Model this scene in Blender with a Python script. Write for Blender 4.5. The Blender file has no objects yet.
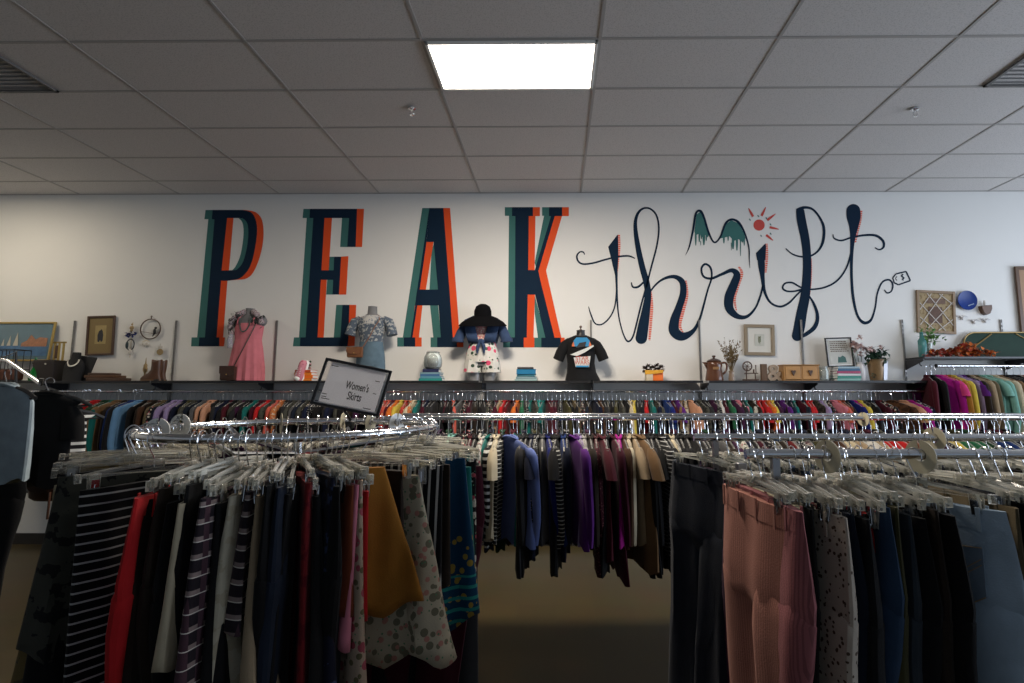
import bpy, bmesh, math, random
from mathutils import Vector, Matrix
R = random.Random(11)

PI = math.pi
C = bpy.context.scene.collection
sc = bpy.context.scene

# ------------------------------------------------------------------ camera
F, PIT, YAW, PX, PY = 538.8, .115, .0100, 550.5, 330.8
CAMZ = 1.70
D = 6.286                      # distance to the mural wall
CEIL = CAMZ + 2.3975
cam = bpy.data.cameras.new('camera'); co = bpy.data.objects.new('camera', cam); C.objects.link(co)
cam.sensor_width = 36; cam.lens = F / 1024 * 36
cam.shift_x = (512 - PX) / 1024; cam.shift_y = (PY - 341.5) / 1024
cam.clip_start = .05
co.location = (0, 0, CAMZ); co.rotation_euler = (PI/2 + PIT, 0, YAW)
sc.camera = co
CR = co.rotation_euler.to_matrix()

def at(px, py, Y):
    """world point seen at pixel px,py on the plane y = Y"""
    d = CR @ Vector(((px - PX) / F, -(py - PY) / F, -1))
    t = Y / d.y
    return Vector((d.x * t, Y, CAMZ + d.z * t))
def atx(px, Y, py=400): return at(px, py, Y).x

# ------------------------------------------------------------------ materials
MATS = {}
def nodes(name):
    m = bpy.data.materials.new(name); m.use_nodes = True
    nt = m.node_tree; b = nt.nodes['Principled BSDF']
    return m, nt, b
def N(nt, t, **k):
    n = nt.nodes.new(t)
    for a, v in k.items(): setattr(n, a, v)
    return n
def rgb(c): return (c[0], c[1], c[2], 1)
def mat(name, col, rough=.5, metal=0, noise=0, nscale=8, bump=0, bscale=200, spec=.5, coat=0, emit=0, alpha=1, trans=0):
    if name in MATS: return MATS[name]
    m, nt, b = nodes(name)
    b.inputs['Base Color'].default_value = rgb(col); b.inputs['Roughness'].default_value = rough
    b.inputs['Metallic'].default_value = metal; b.inputs['Specular IOR Level'].default_value = spec
    b.inputs['Coat Weight'].default_value = coat; b.inputs['Transmission Weight'].default_value = trans
    if alpha < 1: b.inputs['Alpha'].default_value = alpha
    if emit:
        b.inputs['Emission Color'].default_value = rgb(col); b.inputs['Emission Strength'].default_value = emit
    tc = N(nt, 'ShaderNodeTexCoord')
    if noise:
        n = N(nt, 'ShaderNodeTexNoise'); n.inputs['Scale'].default_value = nscale; n.inputs['Detail'].default_value = 4
        r = N(nt, 'ShaderNodeMix', data_type='RGBA')
        nt.links.new(tc.outputs['Object'], n.inputs['Vector'])
        r.inputs[6].default_value = rgb([c * (1 - noise) for c in col]); r.inputs[7].default_value = rgb([min(1, c * (1 + noise)) for c in col])
        nt.links.new(n.outputs['Fac'], r.inputs[0]); nt.links.new(r.outputs[2], b.inputs['Base Color'])
    if bump:
        n = N(nt, 'ShaderNodeTexNoise'); n.inputs['Scale'].default_value = bscale
        bp = N(nt, 'ShaderNodeBump'); bp.inputs['Strength'].default_value = bump; bp.inputs['Distance'].default_value = .004
        nt.links.new(tc.outputs['Object'], n.inputs['Vector']); nt.links.new(n.outputs['Fac'], bp.inputs['Height']); nt.links.new(bp.outputs['Normal'], b.inputs['Normal'])
    MATS[name] = m
    return m
def fabric(name, col, pattern=None, c2=(.8, .8, .78), c3=None, scale=1.0):
    """woven cloth; pattern is printed / woven into it in the cloth's own coordinates"""
    if name in MATS: return MATS[name]
    m, nt, b = nodes(name); L = nt.links.new
    b.inputs['Roughness'].default_value = .85; b.inputs['Specular IOR Level'].default_value = .15
    b.inputs['Sheen Weight'].default_value = .05
    tc = N(nt, 'ShaderNodeTexCoord')
    nz = N(nt, 'ShaderNodeTexNoise'); nz.inputs['Scale'].default_value = 14; nz.inputs['Detail'].default_value = 5
    L(tc.outputs['Object'], nz.inputs['Vector'])
    base = N(nt, 'ShaderNodeMix', data_type='RGBA')
    k = .35 if pattern == 'denim' else .18
    base.inputs[6].default_value = rgb([c * (1 - k) for c in col]); base.inputs[7].default_value = rgb([min(1, c * (1 + k)) for c in col])
    L(nz.outputs['Fac'], base.inputs[0]); out = base.outputs[2]
    sep = N(nt, 'ShaderNodeSeparateXYZ'); L(tc.outputs['Object'], sep.inputs[0])
    def math_(op, a, bb=None):
        n = N(nt, 'ShaderNodeMath', operation=op)
        for i, v in enumerate((a, bb)):
            if v is None: continue
            if isinstance(v, (int, float)): n.inputs[i].default_value = v
            else: L(v, n.inputs[i])
        return n.outputs[0]
    def band(axis, freq, thr):
        s = math_('FRACT', math_('MULTIPLY', sep.outputs[axis], freq * scale)); return math_('LESS_THAN', s, thr)
    def mixin(fac, c):
        nonlocal out
        x = N(nt, 'ShaderNodeMix', data_type='RGBA'); L(fac, x.inputs[0]); L(out, x.inputs[6]); x.inputs[7].default_value = rgb(c); out = x.outputs[2]
    def blobs(freq, thr, c, seed=0):
        v = N(nt, 'ShaderNodeTexVoronoi'); v.inputs['Scale'].default_value = freq * scale * 1.9
        mp = N(nt, 'ShaderNodeMapping'); mp.inputs['Location'].default_value = (seed, seed * .7, seed * 1.3)
        L(tc.outputs['Object'], mp.inputs[0]); L(mp.outputs[0], v.inputs['Vector'])
        mixin(math_('LESS_THAN', v.outputs['Distance'], thr), c)
    if pattern == 'hstripe': mixin(band(2, 26, .42), c2)
    elif pattern == 'thin': mixin(band(2, 44, .2), c2)
    elif pattern == 'vstripe': mixin(band(1, 40, .3), c2)
    elif pattern == 'plaid':
        mixin(band(2, 26, .32), c2); mixin(band(1, 28, .4), c3 or c2); mixin(band(2, 26, .06), (.6, .55, .5))
    elif pattern == 'floral':
        blobs(16, .36, c2, 1); blobs(19, .28, c3 or c2, 5); blobs(30, .16, (.10, .22, .12), 9)
    elif pattern == 'dots': blobs(38, .28, c2, 2)
    elif pattern == 'leopard':
        blobs(30, .42, c2, 2); blobs(30, .22, c3 or col, 2)
    elif pattern == 'speckle':
        n2 = N(nt, 'ShaderNodeTexNoise'); n2.inputs['Scale'].default_value = 26 * scale; n2.inputs['Detail'].default_value = 3
        L(tc.outputs['Object'], n2.inputs['Vector']); mixin(math_('GREATER_THAN', n2.outputs['Fac'], .55), c2)
    elif pattern == 'border':
        lo = math_('LESS_THAN', sep.outputs[2], -.34)
        v = N(nt, 'ShaderNodeTexVoronoi'); v.inputs['Scale'].default_value = 34; L(tc.outputs['Object'], v.inputs['Vector'])
        mixin(math_('MULTIPLY', lo, math_('LESS_THAN', v.outputs['Distance'], .35)), c2)
        mixin(math_('MULTIPLY', math_('LESS_THAN', sep.outputs[2], -.46), band(2, 30, .3)), c3 or c2)
    elif pattern == 'cord': mixin(band(1, 130, .4), [c * .72 for c in col])
    L(out, b.inputs['Base Color'])
    wv = N(nt, 'ShaderNodeTexNoise'); wv.inputs['Scale'].default_value = 260
    bp = N(nt, 'ShaderNodeBump'); bp.inputs['Strength'].default_value = .35; bp.inputs['Distance'].default_value = .002
    L(tc.outputs['Object'], wv.inputs['Vector']); L(wv.outputs['Fac'], bp.inputs['Height']); L(bp.outputs['Normal'], b.inputs['Normal'])
    MATS[name] = m
    return m
def clear_mat(name, col=(.93, .95, .96), op=.3, rough=.12):
    if name in MATS: return MATS[name]
    m = bpy.data.materials.new(name); m.use_nodes = True; nt = m.node_tree; nt.nodes.clear(); L = nt.links.new
    o = N(nt, 'ShaderNodeOutputMaterial'); t = N(nt, 'ShaderNodeBsdfTransparent'); t.inputs[0].default_value = rgb(col)
    g = N(nt, 'ShaderNodeBsdfPrincipled'); g.inputs['Base Color'].default_value = rgb(col); g.inputs['Roughness'].default_value = rough
    g.inputs['Specular IOR Level'].default_value = .9
    fr = N(nt, 'ShaderNodeFresnel'); fr.inputs[0].default_value = 1.5
    a = N(nt, 'ShaderNodeMath', operation='ADD'); a.use_clamp = True; L(fr.outputs[0], a.inputs[0]); a.inputs[1].default_value = op
    mx = N(nt, 'ShaderNodeMixShader'); L(a.outputs[0], mx.inputs[0]); L(t.outputs[0], mx.inputs[1]); L(g.outputs[0], mx.inputs[2]); L(mx.outputs[0], o.inputs[0])
    MATS[name] = m
    return m

CHROME = mat('chrome', (.72, .73, .75), .16, 1)
STEEL = mat('brushed_steel', (.38, .38, .40), .32, 1)
BLACK = mat('black_plastic', (.012, .012, .013), .45)
DKMET = mat('dark_metal', (.05, .05, .055), .4, .7)
CLEAR = clear_mat('clear_plastic', (.90,.89,.85), .07, .10)
GLASS = clear_mat('glass', (.9, .93, .92), .12, .04)
WHITEP = mat('white_plastic', (.86, .86, .82), .35)
CREAMP = mat('cream_plastic', (.55, .50, .36), .4)
WOOD = mat('wood', (.36, .17, .06), .45, noise=.35, nscale=9)
DWOOD = mat('dark_wood', (.07, .035, .02), .45, noise=.3, nscale=12)
GOLD = mat('gold_frame', (.45, .32, .10), .4, .6)
PAPER = mat('paper', (.8, .79, .76), .6)
INK = mat('ink', (.02, .02, .025), .7)

# ------------------------------------------------------------------ mesh helpers
def link(name, me, parent=None, m=None, smooth=True):
    o = bpy.data.objects.new(name, me); C.objects.link(o)
    if parent: o.parent = parent
    if m:
        if not me.materials: me.materials.append(m)
    return o
def obj(name, bm, m=None, parent=None, smooth=True, loc=None):
    me = bpy.data.meshes.new(name); bm.normal_update(); bm.to_mesh(me); bm.free()
    for mm in (m if isinstance(m, (list, tuple)) else [m]):
        if mm: me.materials.append(mm)
    if smooth:
        for p in me.polygons: p.use_smooth = True
        if hasattr(me, 'set_sharp_from_angle'): me.set_sharp_from_angle(angle=math.radians(38))
    o = link(name, me, parent)
    if loc is not None: o.location = loc
    return o
def BM(): return bmesh.new()
def box(bm, c, s, rot=None, bev=0, mi=0):
    r = bmesh.ops.create_cube(bm, size=1)
    M = Matrix.Translation(c) @ (rot.to_4x4() if rot else Matrix()) @ Matrix.Diagonal((s[0], s[1], s[2], 1))
    bmesh.ops.transform(bm, matrix=M, verts=r['verts'])
    fs = {f for v in r['verts'] for f in v.link_faces}
    for f in fs: f.material_index = mi
    if bev:
        es = list({e for v in r['verts'] for e in v.link_edges})
        bmesh.ops.bevel(bm, geom=es, offset=bev, segments=2, affect='EDGES', profile=.5)
def loft(bm, secs, cap=True, mi=0, closed=True):
    rings = [[bm.verts.new(p) for p in s] for s in secs]
    n = len(secs[0])
    for a, b in zip(rings, rings[1:]):
        for i in range(n if closed else n - 1):
            f = bm.faces.new((a[i], a[(i+1) % n], b[(i+1) % n], b[i])); f.material_index = mi
    if cap:
        for r in (rings[0][::-1], rings[-1]):
            try: bm.faces.new(r).material_index = mi
            except ValueError: pass
def tube(bm, pts, r, n=8, mi=0, closed=False):
    pts = [Vector(p) for p in pts]; secs = []
    rr = r if isinstance(r, (list, tuple)) else [r] * len(pts)
    prev = None
    for i, p in enumerate(pts):
        if closed: d = pts[(i+1) % len(pts)] - pts[i-1]
        else: d = pts[min(i+1, len(pts)-1)] - pts[max(i-1, 0)]
        d.normalize()
        if prev is None: a = d.orthogonal().normalized()
        else: a = (prev - d * prev.dot(d)); a = a.normalized() if a.length > 1e-6 else d.orthogonal().normalized()
        prev = a; b = d.cross(a)
        secs.append([p + (a * math.cos(2*PI*k/n) + b * math.sin(2*PI*k/n)) * rr[i] for k in range(n)])
    if closed: secs.append(secs[0]); loft(bm, secs, False, mi)
    else: loft(bm, secs, True, mi)
def lathe(bm, prof, n=20, c=(0, 0, 0), mi=0, sx=1, sy=1):
    secs = [[(c[0] + r * sx * math.cos(2*PI*k/n), c[1] + r * sy * math.sin(2*PI*k/n), c[2] + z) for k in range(n)] for r, z in prof]
    loft(bm, secs, True, mi)
def ball(bm, c, r, s=(1, 1, 1), sub=2, mi=0):
    q = bmesh.ops.create_icosphere(bm, subdivisions=sub, radius=r)
    bmesh.ops.transform(bm, matrix=Matrix.Translation(c) @ Matrix.Diagonal((s[0], s[1], s[2], 1)), verts=q['verts'])
    for f in {f for v in q['verts'] for f in v.link_faces}: f.material_index = mi
def prism(bm, pts, y0, y1, mi=0):
    """polygon in xz given thickness along y"""
    a = [bm.verts.new((p[0], y0, p[1])) for p in pts]; b = [bm.verts.new((p[0], y1, p[1])) for p in pts]
    n = len(pts)
    f1 = bm.faces.new(a); f2 = bm.faces.new(b[::-1])
    for i in range(n): bm.faces.new((a[i], b[i], b[(i+1) % n], a[(i+1) % n])).material_index = mi
    f1.material_index = mi; f2.material_index = mi
def leaf_card(bm, p, d, up, l, w, mi=0):
    """a bent leaf / petal with a midrib fold"""
    d = d.normalized(); s = d.cross(up); s = s.normalized() if s.length > 1e-4 else d.orthogonal().normalized(); u = s.cross(d)
    v = [bm.verts.new(p), bm.verts.new(p + d*l*.45 + s*w*.5 + u*w*.18), bm.verts.new(p + d*l - u*l*.15), bm.verts.new(p + d*l*.45 - s*w*.5 + u*w*.18), bm.verts.new(p + d*l*.5)]
    for q in ((v[0], v[1], v[4]), (v[1], v[2], v[4]), (v[2], v[3], v[4]), (v[3], v[0], v[4])): bm.faces.new(q).material_index = mi
def rvec(): return Vector((R.gauss(0, 1), R.gauss(0, 1), R.gauss(0, 1))).normalized()
def text_mesh(s, size, m, parent, loc, rot=(PI/2, 0, 0), sx=1.0, name='lettering', ext=.0006, shear=0):
    c = bpy.data.curves.new(name, 'FONT'); c.body = s; c.size = size; c.align_x = 'CENTER'; c.align_y = 'CENTER'; c.extrude = ext; c.shear = shear
    t = bpy.data.objects.new(name, c)
    me = bpy.data.meshes.new_from_object(t); bpy.data.objects.remove(t)
    me.materials.append(m)
    o = link(name, me, parent); o.location = loc; o.rotation_euler = rot; o.scale = (sx, 1, 1)
    return o
def empty(name, loc=(0, 0, 0), rz=0):
    o = bpy.data.objects.new(name, None); C.objects.link(o); o.location = loc; o.rotation_euler = (0, 0, rz); o.empty_display_size = .05
    return o
def tag(o, label, cat, group=None):
    o['label'] = label; o['category'] = cat
    if group: o['group'] = group
    return o
def struct(name, bm, m, smooth=False, parent=None):
    o = obj(name, bm, m, parent, smooth)
    if not parent: o['kind'] = 'structure'
    return o
def copy_tree(o, parent=None):
    c = o.copy(); C.objects.link(c)
    if parent: c.parent = parent
    for ch in o.children: copy_tree(ch, c)
    return c

# ------------------------------------------------------------------ room
wallm = mat('wall_paint', (.74, .73, .70), .75, noise=.03, nscale=2, bump=.1, bscale=120)
XL, XR, YB = -8.2, 8.2, -5.0
bm = BM(); box(bm, (0, D + .1, CEIL/2), (XR - XL, .2, CEIL + .4)); struct('wall_back', bm, wallm)
bm = BM(); box(bm, (XL - .1, (D + YB)/2, CEIL/2), (.2, D - YB, CEIL + .4)); struct('wall_left', bm, wallm)
# floor: worn vinyl tile
fm, nt, b = nodes('vinyl_floor'); L = nt.links.new
tc = N(nt, 'ShaderNodeTexCoord'); br = N(nt, 'ShaderNodeTexBrick'); br.offset = 0
br.inputs['Scale'].default_value = 1; br.inputs['Brick Width'].default_value = .305; br.inputs['Row Height'].default_value = .305; br.inputs['Mortar Size'].default_value = .0015
br.inputs['Color1'].default_value = (.062, .045, .014, 1); br.inputs['Color2'].default_value = (.052, .037, .011, 1); br.inputs['Mortar'].default_value = (.05,.04,.02,1)
ns = N(nt, 'ShaderNodeTexNoise'); ns.inputs['Scale'].default_value = 3; ns.inputs['Detail'].default_value = 8
mx = N(nt, 'ShaderNodeMix', data_type='RGBA', blend_type='MULTIPLY'); mx.inputs[0].default_value = .35
L(tc.outputs['Object'], br.inputs['Vector']); L(tc.outputs['Object'], ns.inputs['Vector']); L(br.outputs['Color'], mx.inputs[6]); L(ns.outputs['Color'], mx.inputs[7]); L(mx.outputs[2], b.inputs['Base Color'])
b.inputs['Roughness'].default_value = .38
bm = BM(); box(bm, (0, (D + YB)/2, -.05), (XR - XL, D - YB, .1)); struct('floor', bm, fm)
# ceiling of 2x4 ft lay-in tiles
ctile, nt, b = nodes('ceiling_tile'); L = nt.links.new
tc = N(nt, 'ShaderNodeTexCoord'); v = N(nt, 'ShaderNodeTexNoise'); v.inputs['Scale'].default_value = 110; v.inputs['Detail'].default_value = 4
cr = N(nt, 'ShaderNodeValToRGB'); cr.color_ramp.elements[0].position = .35; cr.color_ramp.elements[0].color = (.52, .50, .48, 1); cr.color_ramp.elements[1].position = .5; cr.color_ramp.elements[1].color = (.66, .63, .61, 1)
L(tc.outputs['Object'], v.inputs['Vector']); L(v.outputs['Fac'], cr.inputs[0]); L(cr.outputs[0], b.inputs['Base Color']); b.inputs['Roughness'].default_value = .9
bp = N(nt, 'ShaderNodeBump'); bp.inputs['Strength'].default_value = .4; bp.inputs['Distance'].default_value = .003; L(v.outputs['Fac'], bp.inputs['Height']); L(bp.outputs['Normal'], b.inputs['Normal'])
X0, PART = -3.356, .4148
colx = [X0 + 1.22 * c for c in range(-4, 10)]
rowy = [D] + [D - PART - .61 * k for k in range(0, 18)]
bm = BM(); box(bm, (0, (D + YB)/2, CEIL + .06), (XR - XL, D - YB, .1)); struct('ceiling', bm, ctile)
tb = mat('grid_metal', (.42, .40, .38), .7, spec=.2)
bm = BM()
for x in colx: box(bm, (x, (D + YB)/2, CEIL + .0075), (.022, D - YB, .005))
for y in rowy[1:]: box(bm, (0, y, CEIL + .008), (XR - XL, .022, .005))
box(bm, (0, D - .012, CEIL + .0075), (XR - XL, .022, .005))
struct('trim_1', bm, tb)
bm = BM(); box(bm, (0, D - .006, .06), (XR - XL, .012, .12)); struct('baseboard_back', bm, mat('rubber_base', (.015, .013, .012), .5))

# troffers: the one in view, and two unseen ones added to brighten the wall ends
lens = mat('light_lens', (1, .93, .82), .4, emit=9.0)
def troffer(c, r, label):
    x0, y0, y1 = X0 + 1.22*c, rowy[r], rowy[r+1]
    o = empty('ceiling_light', (x0 + .61, (y0 + y1)/2, CEIL))
    tag(o, label, 'ceiling light')
    bm = BM()
    for sx in (-1, 1): box(bm, (sx*.587, 0, .0), (.022, .586, .02), bev=.003)
    for sy in (-1, 1): box(bm, (0, sy*.282, .0), (1.196, .022, .02), bev=.003)
    obj('frame', bm, WHITEP, o, False)
    bm = BM(); box(bm, (0, 0, .004), (1.152, .542, .006)); obj('diffuser', bm, lens, o, False)
    la = bpy.data.lights.new('tube_light', 'AREA'); la.shape = 'RECTANGLE'; la.size = 1.12; la.size_y = .52; la.energy = 20; la.color = (1, .90, .76)
    lo = bpy.data.objects.new('tube_light', la); C.objects.link(lo); lo.parent = o; lo.location = (0, 0, -.012)
    return la
TL = [troffer(2, 4, 'lit rectangular ceiling light panel above the mural')]
for c, r, lb in ((6, 6, 'added unseen ceiling panel brightening the right end of the wall'), (-3, 2, 'added unseen ceiling panel brightening the left end of the wall')):  # both added out of view, only to light the mural wall
    TL.append(troffer(c, r, lb))
TL[0].energy = 140; TL[0].color = (1, .88, .74); TL[1].energy = 40; TL[1].color = (.95, .97, 1); TL[2].energy = 15; TL[2].color = (1, .82, .55)

# side wall with the shop window that lets the daylight in
wy0, wy1, wz0, wz1 = -1.0, 5.3, .6, 3.2
bm = BM()
box(bm, (XR+.1, (YB+wy0)/2, CEIL/2), (.2, wy0-YB, CEIL+.4)); box(bm, (XR+.1, (wy1+D+.2)/2, CEIL/2), (.2, D+.2-wy1, CEIL+.4))
box(bm, (XR+.1, (wy0+wy1)/2, wz0/2-.1), (.2, wy1-wy0, wz0+.2)); box(bm, (XR+.1, (wy0+wy1)/2, (wz1+CEIL+.2)/2), (.2, wy1-wy0, CEIL+.2-wz1))
struct('wall_right', bm, wallm)
bm = BM()
for y in (wy0+.02, (wy0+wy1)/2, wy1-.02): box(bm, (XR+.1, y, (wz0+wz1)/2), (.08, .05, wz1-wz0))
for z in (wz0+.02, wz1-.02): box(bm, (XR+.1, (wy0+wy1)/2, z), (.08, wy1-wy0, .05))
struct('window_1', bm, STEEL)
la = bpy.data.lights.new('daylight', 'AREA'); la.shape = 'RECTANGLE'; la.size = wz1-wz0; la.size_y = wy1-wy0; la.energy = 330; la.color = (.72, .83, 1)
lo = bpy.data.objects.new('daylight', la); C.objects.link(lo); lo.location = (XR-.02, (wy0+wy1)/2, (wz0+wz1)/2); lo.rotation_euler = (0, PI/2, 0)

def diffuser(c, half, label):
    r = 4; x0 = X0 + 1.22*c + .61*half; y0, y1 = rowy[r], rowy[r+1]
    o = empty('air_vent', (x0 + .305, (y0 + y1)/2, CEIL)); tag(o, label, 'air vent')
    g = mat('vent_grey', (.17, .165, .16), .6)
    bm = BM()
    for s in (-1, 1): box(bm, (s*.282, 0, -.002), (.022, .586, .014)); box(bm, (0, s*.282, -.002), (.586, .022, .014))
    obj('frame', bm, g, o, False)
    bm = BM()
    for k in range(11): box(bm, (0, -.25 + .05*k, .006), (.545, .036, .003), Matrix.Rotation(.5, 3, 'X'))
    obj('louvre_panel', bm, g, o, False)
diffuser(-1, 0, 'square grey air vent in the ceiling above the sailboat picture')
diffuser(5, 1, 'square grey air vent in the ceiling above the blue plate')
def sprinkler(px, py, label):
    Y = (CEIL - CAMZ) / ((at(px, py, 1).z - CAMZ)); p = at(px, py, Y)
    o = empty('fire_sprinkler', (p.x, p.y, CEIL)); tag(o, label, 'sprinkler')
    bm = BM(); lathe(bm, [(.002, 0), (.032, 0), (.030, -.008), (.012, -.012), (.010, -.022)], 18); obj('escutcheon', bm, CHROME, o)
    bm = BM()
    for s in (-1, 1): tube(bm, [(s*.007, 0, -.02), (s*.018, 0, -.035), (s*.014, 0, -.052), (0, 0, -.062)], .0028, 6)
    obj('frame_arm', bm, CHROME, o)
    bm = BM(); lathe(bm, [(.001, -.060), (.018, -.062), (.018, -.065), (.001, -.067)], 14); obj('deflector', bm, CHROME, o)
sprinkler(412, 108, 'small fire sprinkler in the ceiling above the letters E and A')
sprinkler(915, 109, 'small fire sprinkler in the ceiling above the price tag drawing')

# ------------------------------------------------------------------ mural
NAVY = mat('navy_paint', (.005, .018, .040), .8, noise=.1, spec=.15); TEAL = mat('teal_paint', (.05, .155, .145), .8, noise=.05, spec=.15); ORANGE = mat('orange_paint', (.72, .085, .022), .8, spec=.15)
def hatch_mat():
    m, nt, b = nodes('hatched_orange_paint'); L = nt.links.new
    tc = N(nt, 'ShaderNodeTexCoord'); s = N(nt, 'ShaderNodeSeparateXYZ'); L(tc.outputs['Object'], s.inputs[0])
    a = N(nt, 'ShaderNodeMath', operation='MULTIPLY'); a.inputs[1].default_value = 38; L(s.outputs[2], a.inputs[0])
    f = N(nt, 'ShaderNodeMath', operation='FRACT'); L(a.outputs[0], f.inputs[0]); g = N(nt, 'ShaderNodeMath', operation='LESS_THAN'); g.inputs[1].default_value = .33; L(f.outputs[0], g.inputs[0])
    x = N(nt, 'ShaderNodeMix', data_type='RGBA'); L(g.outputs[0], x.inputs[0]); x.inputs[6].default_value = (.72, .09, .04, 1); x.inputs[7].default_value = (.66, .6, .56, 1); L(x.outputs[2], b.inputs['Base Color']); b.inputs['Roughness'].default_value = .6
    return m
HATCH = hatch_mat()
def flat(bm, pts, off):
    """flat painted patch on the wall; pts in photograph pixels"""
    vs = [bm.verts.new((p.x, D - off, p.z)) for p in (at(x, y, D) for x, y in pts)]
    f = bm.faces.new(vs); f.normal_update()
    if f.normal.y > 0: f.normal_flip()
def q6(l): return [(180 + x/3.596, 190 + y/3.595) for x, y in l]
def q7(l): return [(380 + x/3.596, 190 + y/3.595) for x, y in l]
def rect(x0, y0, x1, y1): return [(x0, y0), (x1, y0), (x1, y1), (x0, y1)]
word = empty('painted_word', at(387, 345, D)); tag(word, 'large navy, teal and orange block letters PEAK painted on the white wall', 'mural lettering')
def letter(q, teal, orange, navy):
    root = None
    for nm, m, polys, off in (('letter', NAVY, navy, .0035), ('orange_edge', ORANGE, orange, .0025), ('teal_edge', TEAL, teal, .0015)):
        bm = BM()
        for i_, p in enumerate(polys): flat(bm, q(p), off + .00004*i_)
        bmesh.ops.triangulate(bm, faces=bm.faces)
        o = obj(nm, bm, m, None, False)
        if root is None: root = o; o.parent = word; o.matrix_parent_inverse = Matrix.Translation(-word.location)
        else: o.parent = root
def bez(pts, n=6):
    """Catmull-Rom through pts (any tuple length)"""
    out = []; P = [pts[0]] + list(pts) + [pts[-1]]
    for i in range(1, len(P) - 2):
        for k in range(n):
            t = k / n; out.append(tuple(.5*((2*b) + (-a + c)*t + (2*a - 5*b + 4*c - d)*t*t + (-a + 3*b - 3*c + d)*t**3) for a, b, c, d in zip(P[i-1], P[i], P[i+1], P[i+2])))
    out.append(tuple(pts[-1])); return out
bowl_o = bez([(225, 72), (255, 80), (272, 105), (278, 145), (272, 200), (260, 255), (243, 292), (215, 318), (175, 326), (148, 326)])
bowl_i = bez([(210, 100), (232, 106), (245, 130), (245, 180), (235, 235), (222, 268), (203, 288)])
teal_i = bez([(214, 104), (224, 116), (229, 145), (226, 190), (216, 240), (200, 275), (188, 289)])
oran_o = bez([(235, 72), (272, 80), (294, 105), (301, 150), (296, 205), (281, 260), (260, 302), (235, 320), (205, 322)])
def strip(a, b):
    n = min(len(a), len(b)); ra = [a[int(i*(len(a)-1)/(n-1))] for i in range(n)]; rb = [b[int(i*(len(b)-1)/(n-1))] for i in range(n)]
    return [[ra[i], ra[i+1], rb[i+1], rb[i]] for i in range(n-1)]
letter(q6, [[(92,72),(120,72),(117,105),(88,105)], [(102,105),(130,105),(94,530),(62,530)], [(42,530),(72,530),(70,562),(40,562)]] + strip(bowl_i, teal_i),
   [[(168,98),(193,98),(176,292),(148,292)], [(146,324),(171,324),(155,532),(130,532)], [(140,530),(162,530),(158,562),(140,562)]] + strip(bowl_o[:-6], oran_o),
   [[(118,72),(225,72),(212,101),(170,101),(125,106),(115,105)], [(125,104),(170,100),(150,290),(148,326),(132,531),(90,531)], [(70,530),(142,530),(142,562),(68,562)],
    [(170,72)] + bowl_o + [(150,290)] + bowl_i[::-1] + [(170,101)]])
letter(q6, [[(444,68),(470,68),(468,101),(441,101)], [(456,100),(482,100),(455,531),(428,531)], [(410,530),(436,530),(433,562),(406,562)], [(583,99),(610,99),(604,205),(576,205)],
    [(535,240),(558,240),(555,291),(533,291)], [(530,321),(555,321),(551,376),(526,376)], [(562,413),(587,413),(579,531),(553,531)]],
   [[(635,68),(662,68),(655,205),(628,205)], [(518,99),(547,99),(535,290),(508,290)], [(578,240),(606,238),(598,376),(571,376)], [(506,321),(528,321),(517,531),(492,531)], [(608,413),(634,413),(628,560),(601,562)]],
   [[(468,68),(637,68),(636,101),(466,101)], [(480,100),(520,100),(509,290),(507,322),(495,531),(452,531)], [(509,289),(556,289),(553,323),(507,323)], [(555,240),(580,240),(572,376),(549,376)],
    [(609,100),(636,100),(632,205),(602,205)], [(433,530),(606,530),(603,562),(432,562)], [(585,413),(610,413),(606,531),(577,531)]])
letter(q7, [[(152,65),(180,65),(112,531),(82,531)], rect(62,530,88,563), [(186,215),(195,190),(209,359),(178,359)], [(180,414),(209,414),(220,531),(192,531)], rect(182,530,208,565)],
   [[(166,185),(193,185),(165,359),(141,359)], [(126,414),(153,414),(140,531),(115,531)], [(226,65),(252,65),(287,531),(260,531)], rect(125,530,150,563), rect(275,530,300,565)],
   [[(178,65),(228,65),(193,187),(168,187)], [(178,65),(168,185),(143,359),(134,359)], [(136,358),(143,358),(117,531),(110,531)], [(193,185),(228,65),(250,359),(209,359)], [(207,358),(250,358),(262,531),(219,531)],
    [(134,358),(212,358),(214,415),(126,415)], rect(86,530,127,563), rect(206,530,277,565)])
letter(q7, [rect(449,62,477,93), [(464,92),(489,92),(487,531),(460,531)], rect(583,62,610,93), [(590,92),(618,92),(565,290),(556,262)], [(556,378),(597,531),(568,531),(556,440)], rect(443,530,469,566), rect(555,531,582,566)],
   [rect(548,62,575,94), [(533,92),(559,92),(556,290),(531,290)], [(530,374),(557,374),(552,531),(526,531)], rect(653,62,679,94), [(626,92),(655,92),(597,290),(566,292)], [(566,289),(597,289),(652,531),(626,531)], rect(515,530,555,566), rect(648,531,664,566)],
   [rect(475,62,550,94), [(487,92),(535,92),(533,289),(531,375),(528,531),(485,531)], rect(608,62,655,94), [(616,92),(629,92),(570,290),(556,290)], [(532,288),(569,288),(580,340),(557,376),(531,376)], [(557,374),(578,330),(628,532),(595,532)],
    rect(467,530,517,566), rect(580,531,650,566)])
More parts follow.
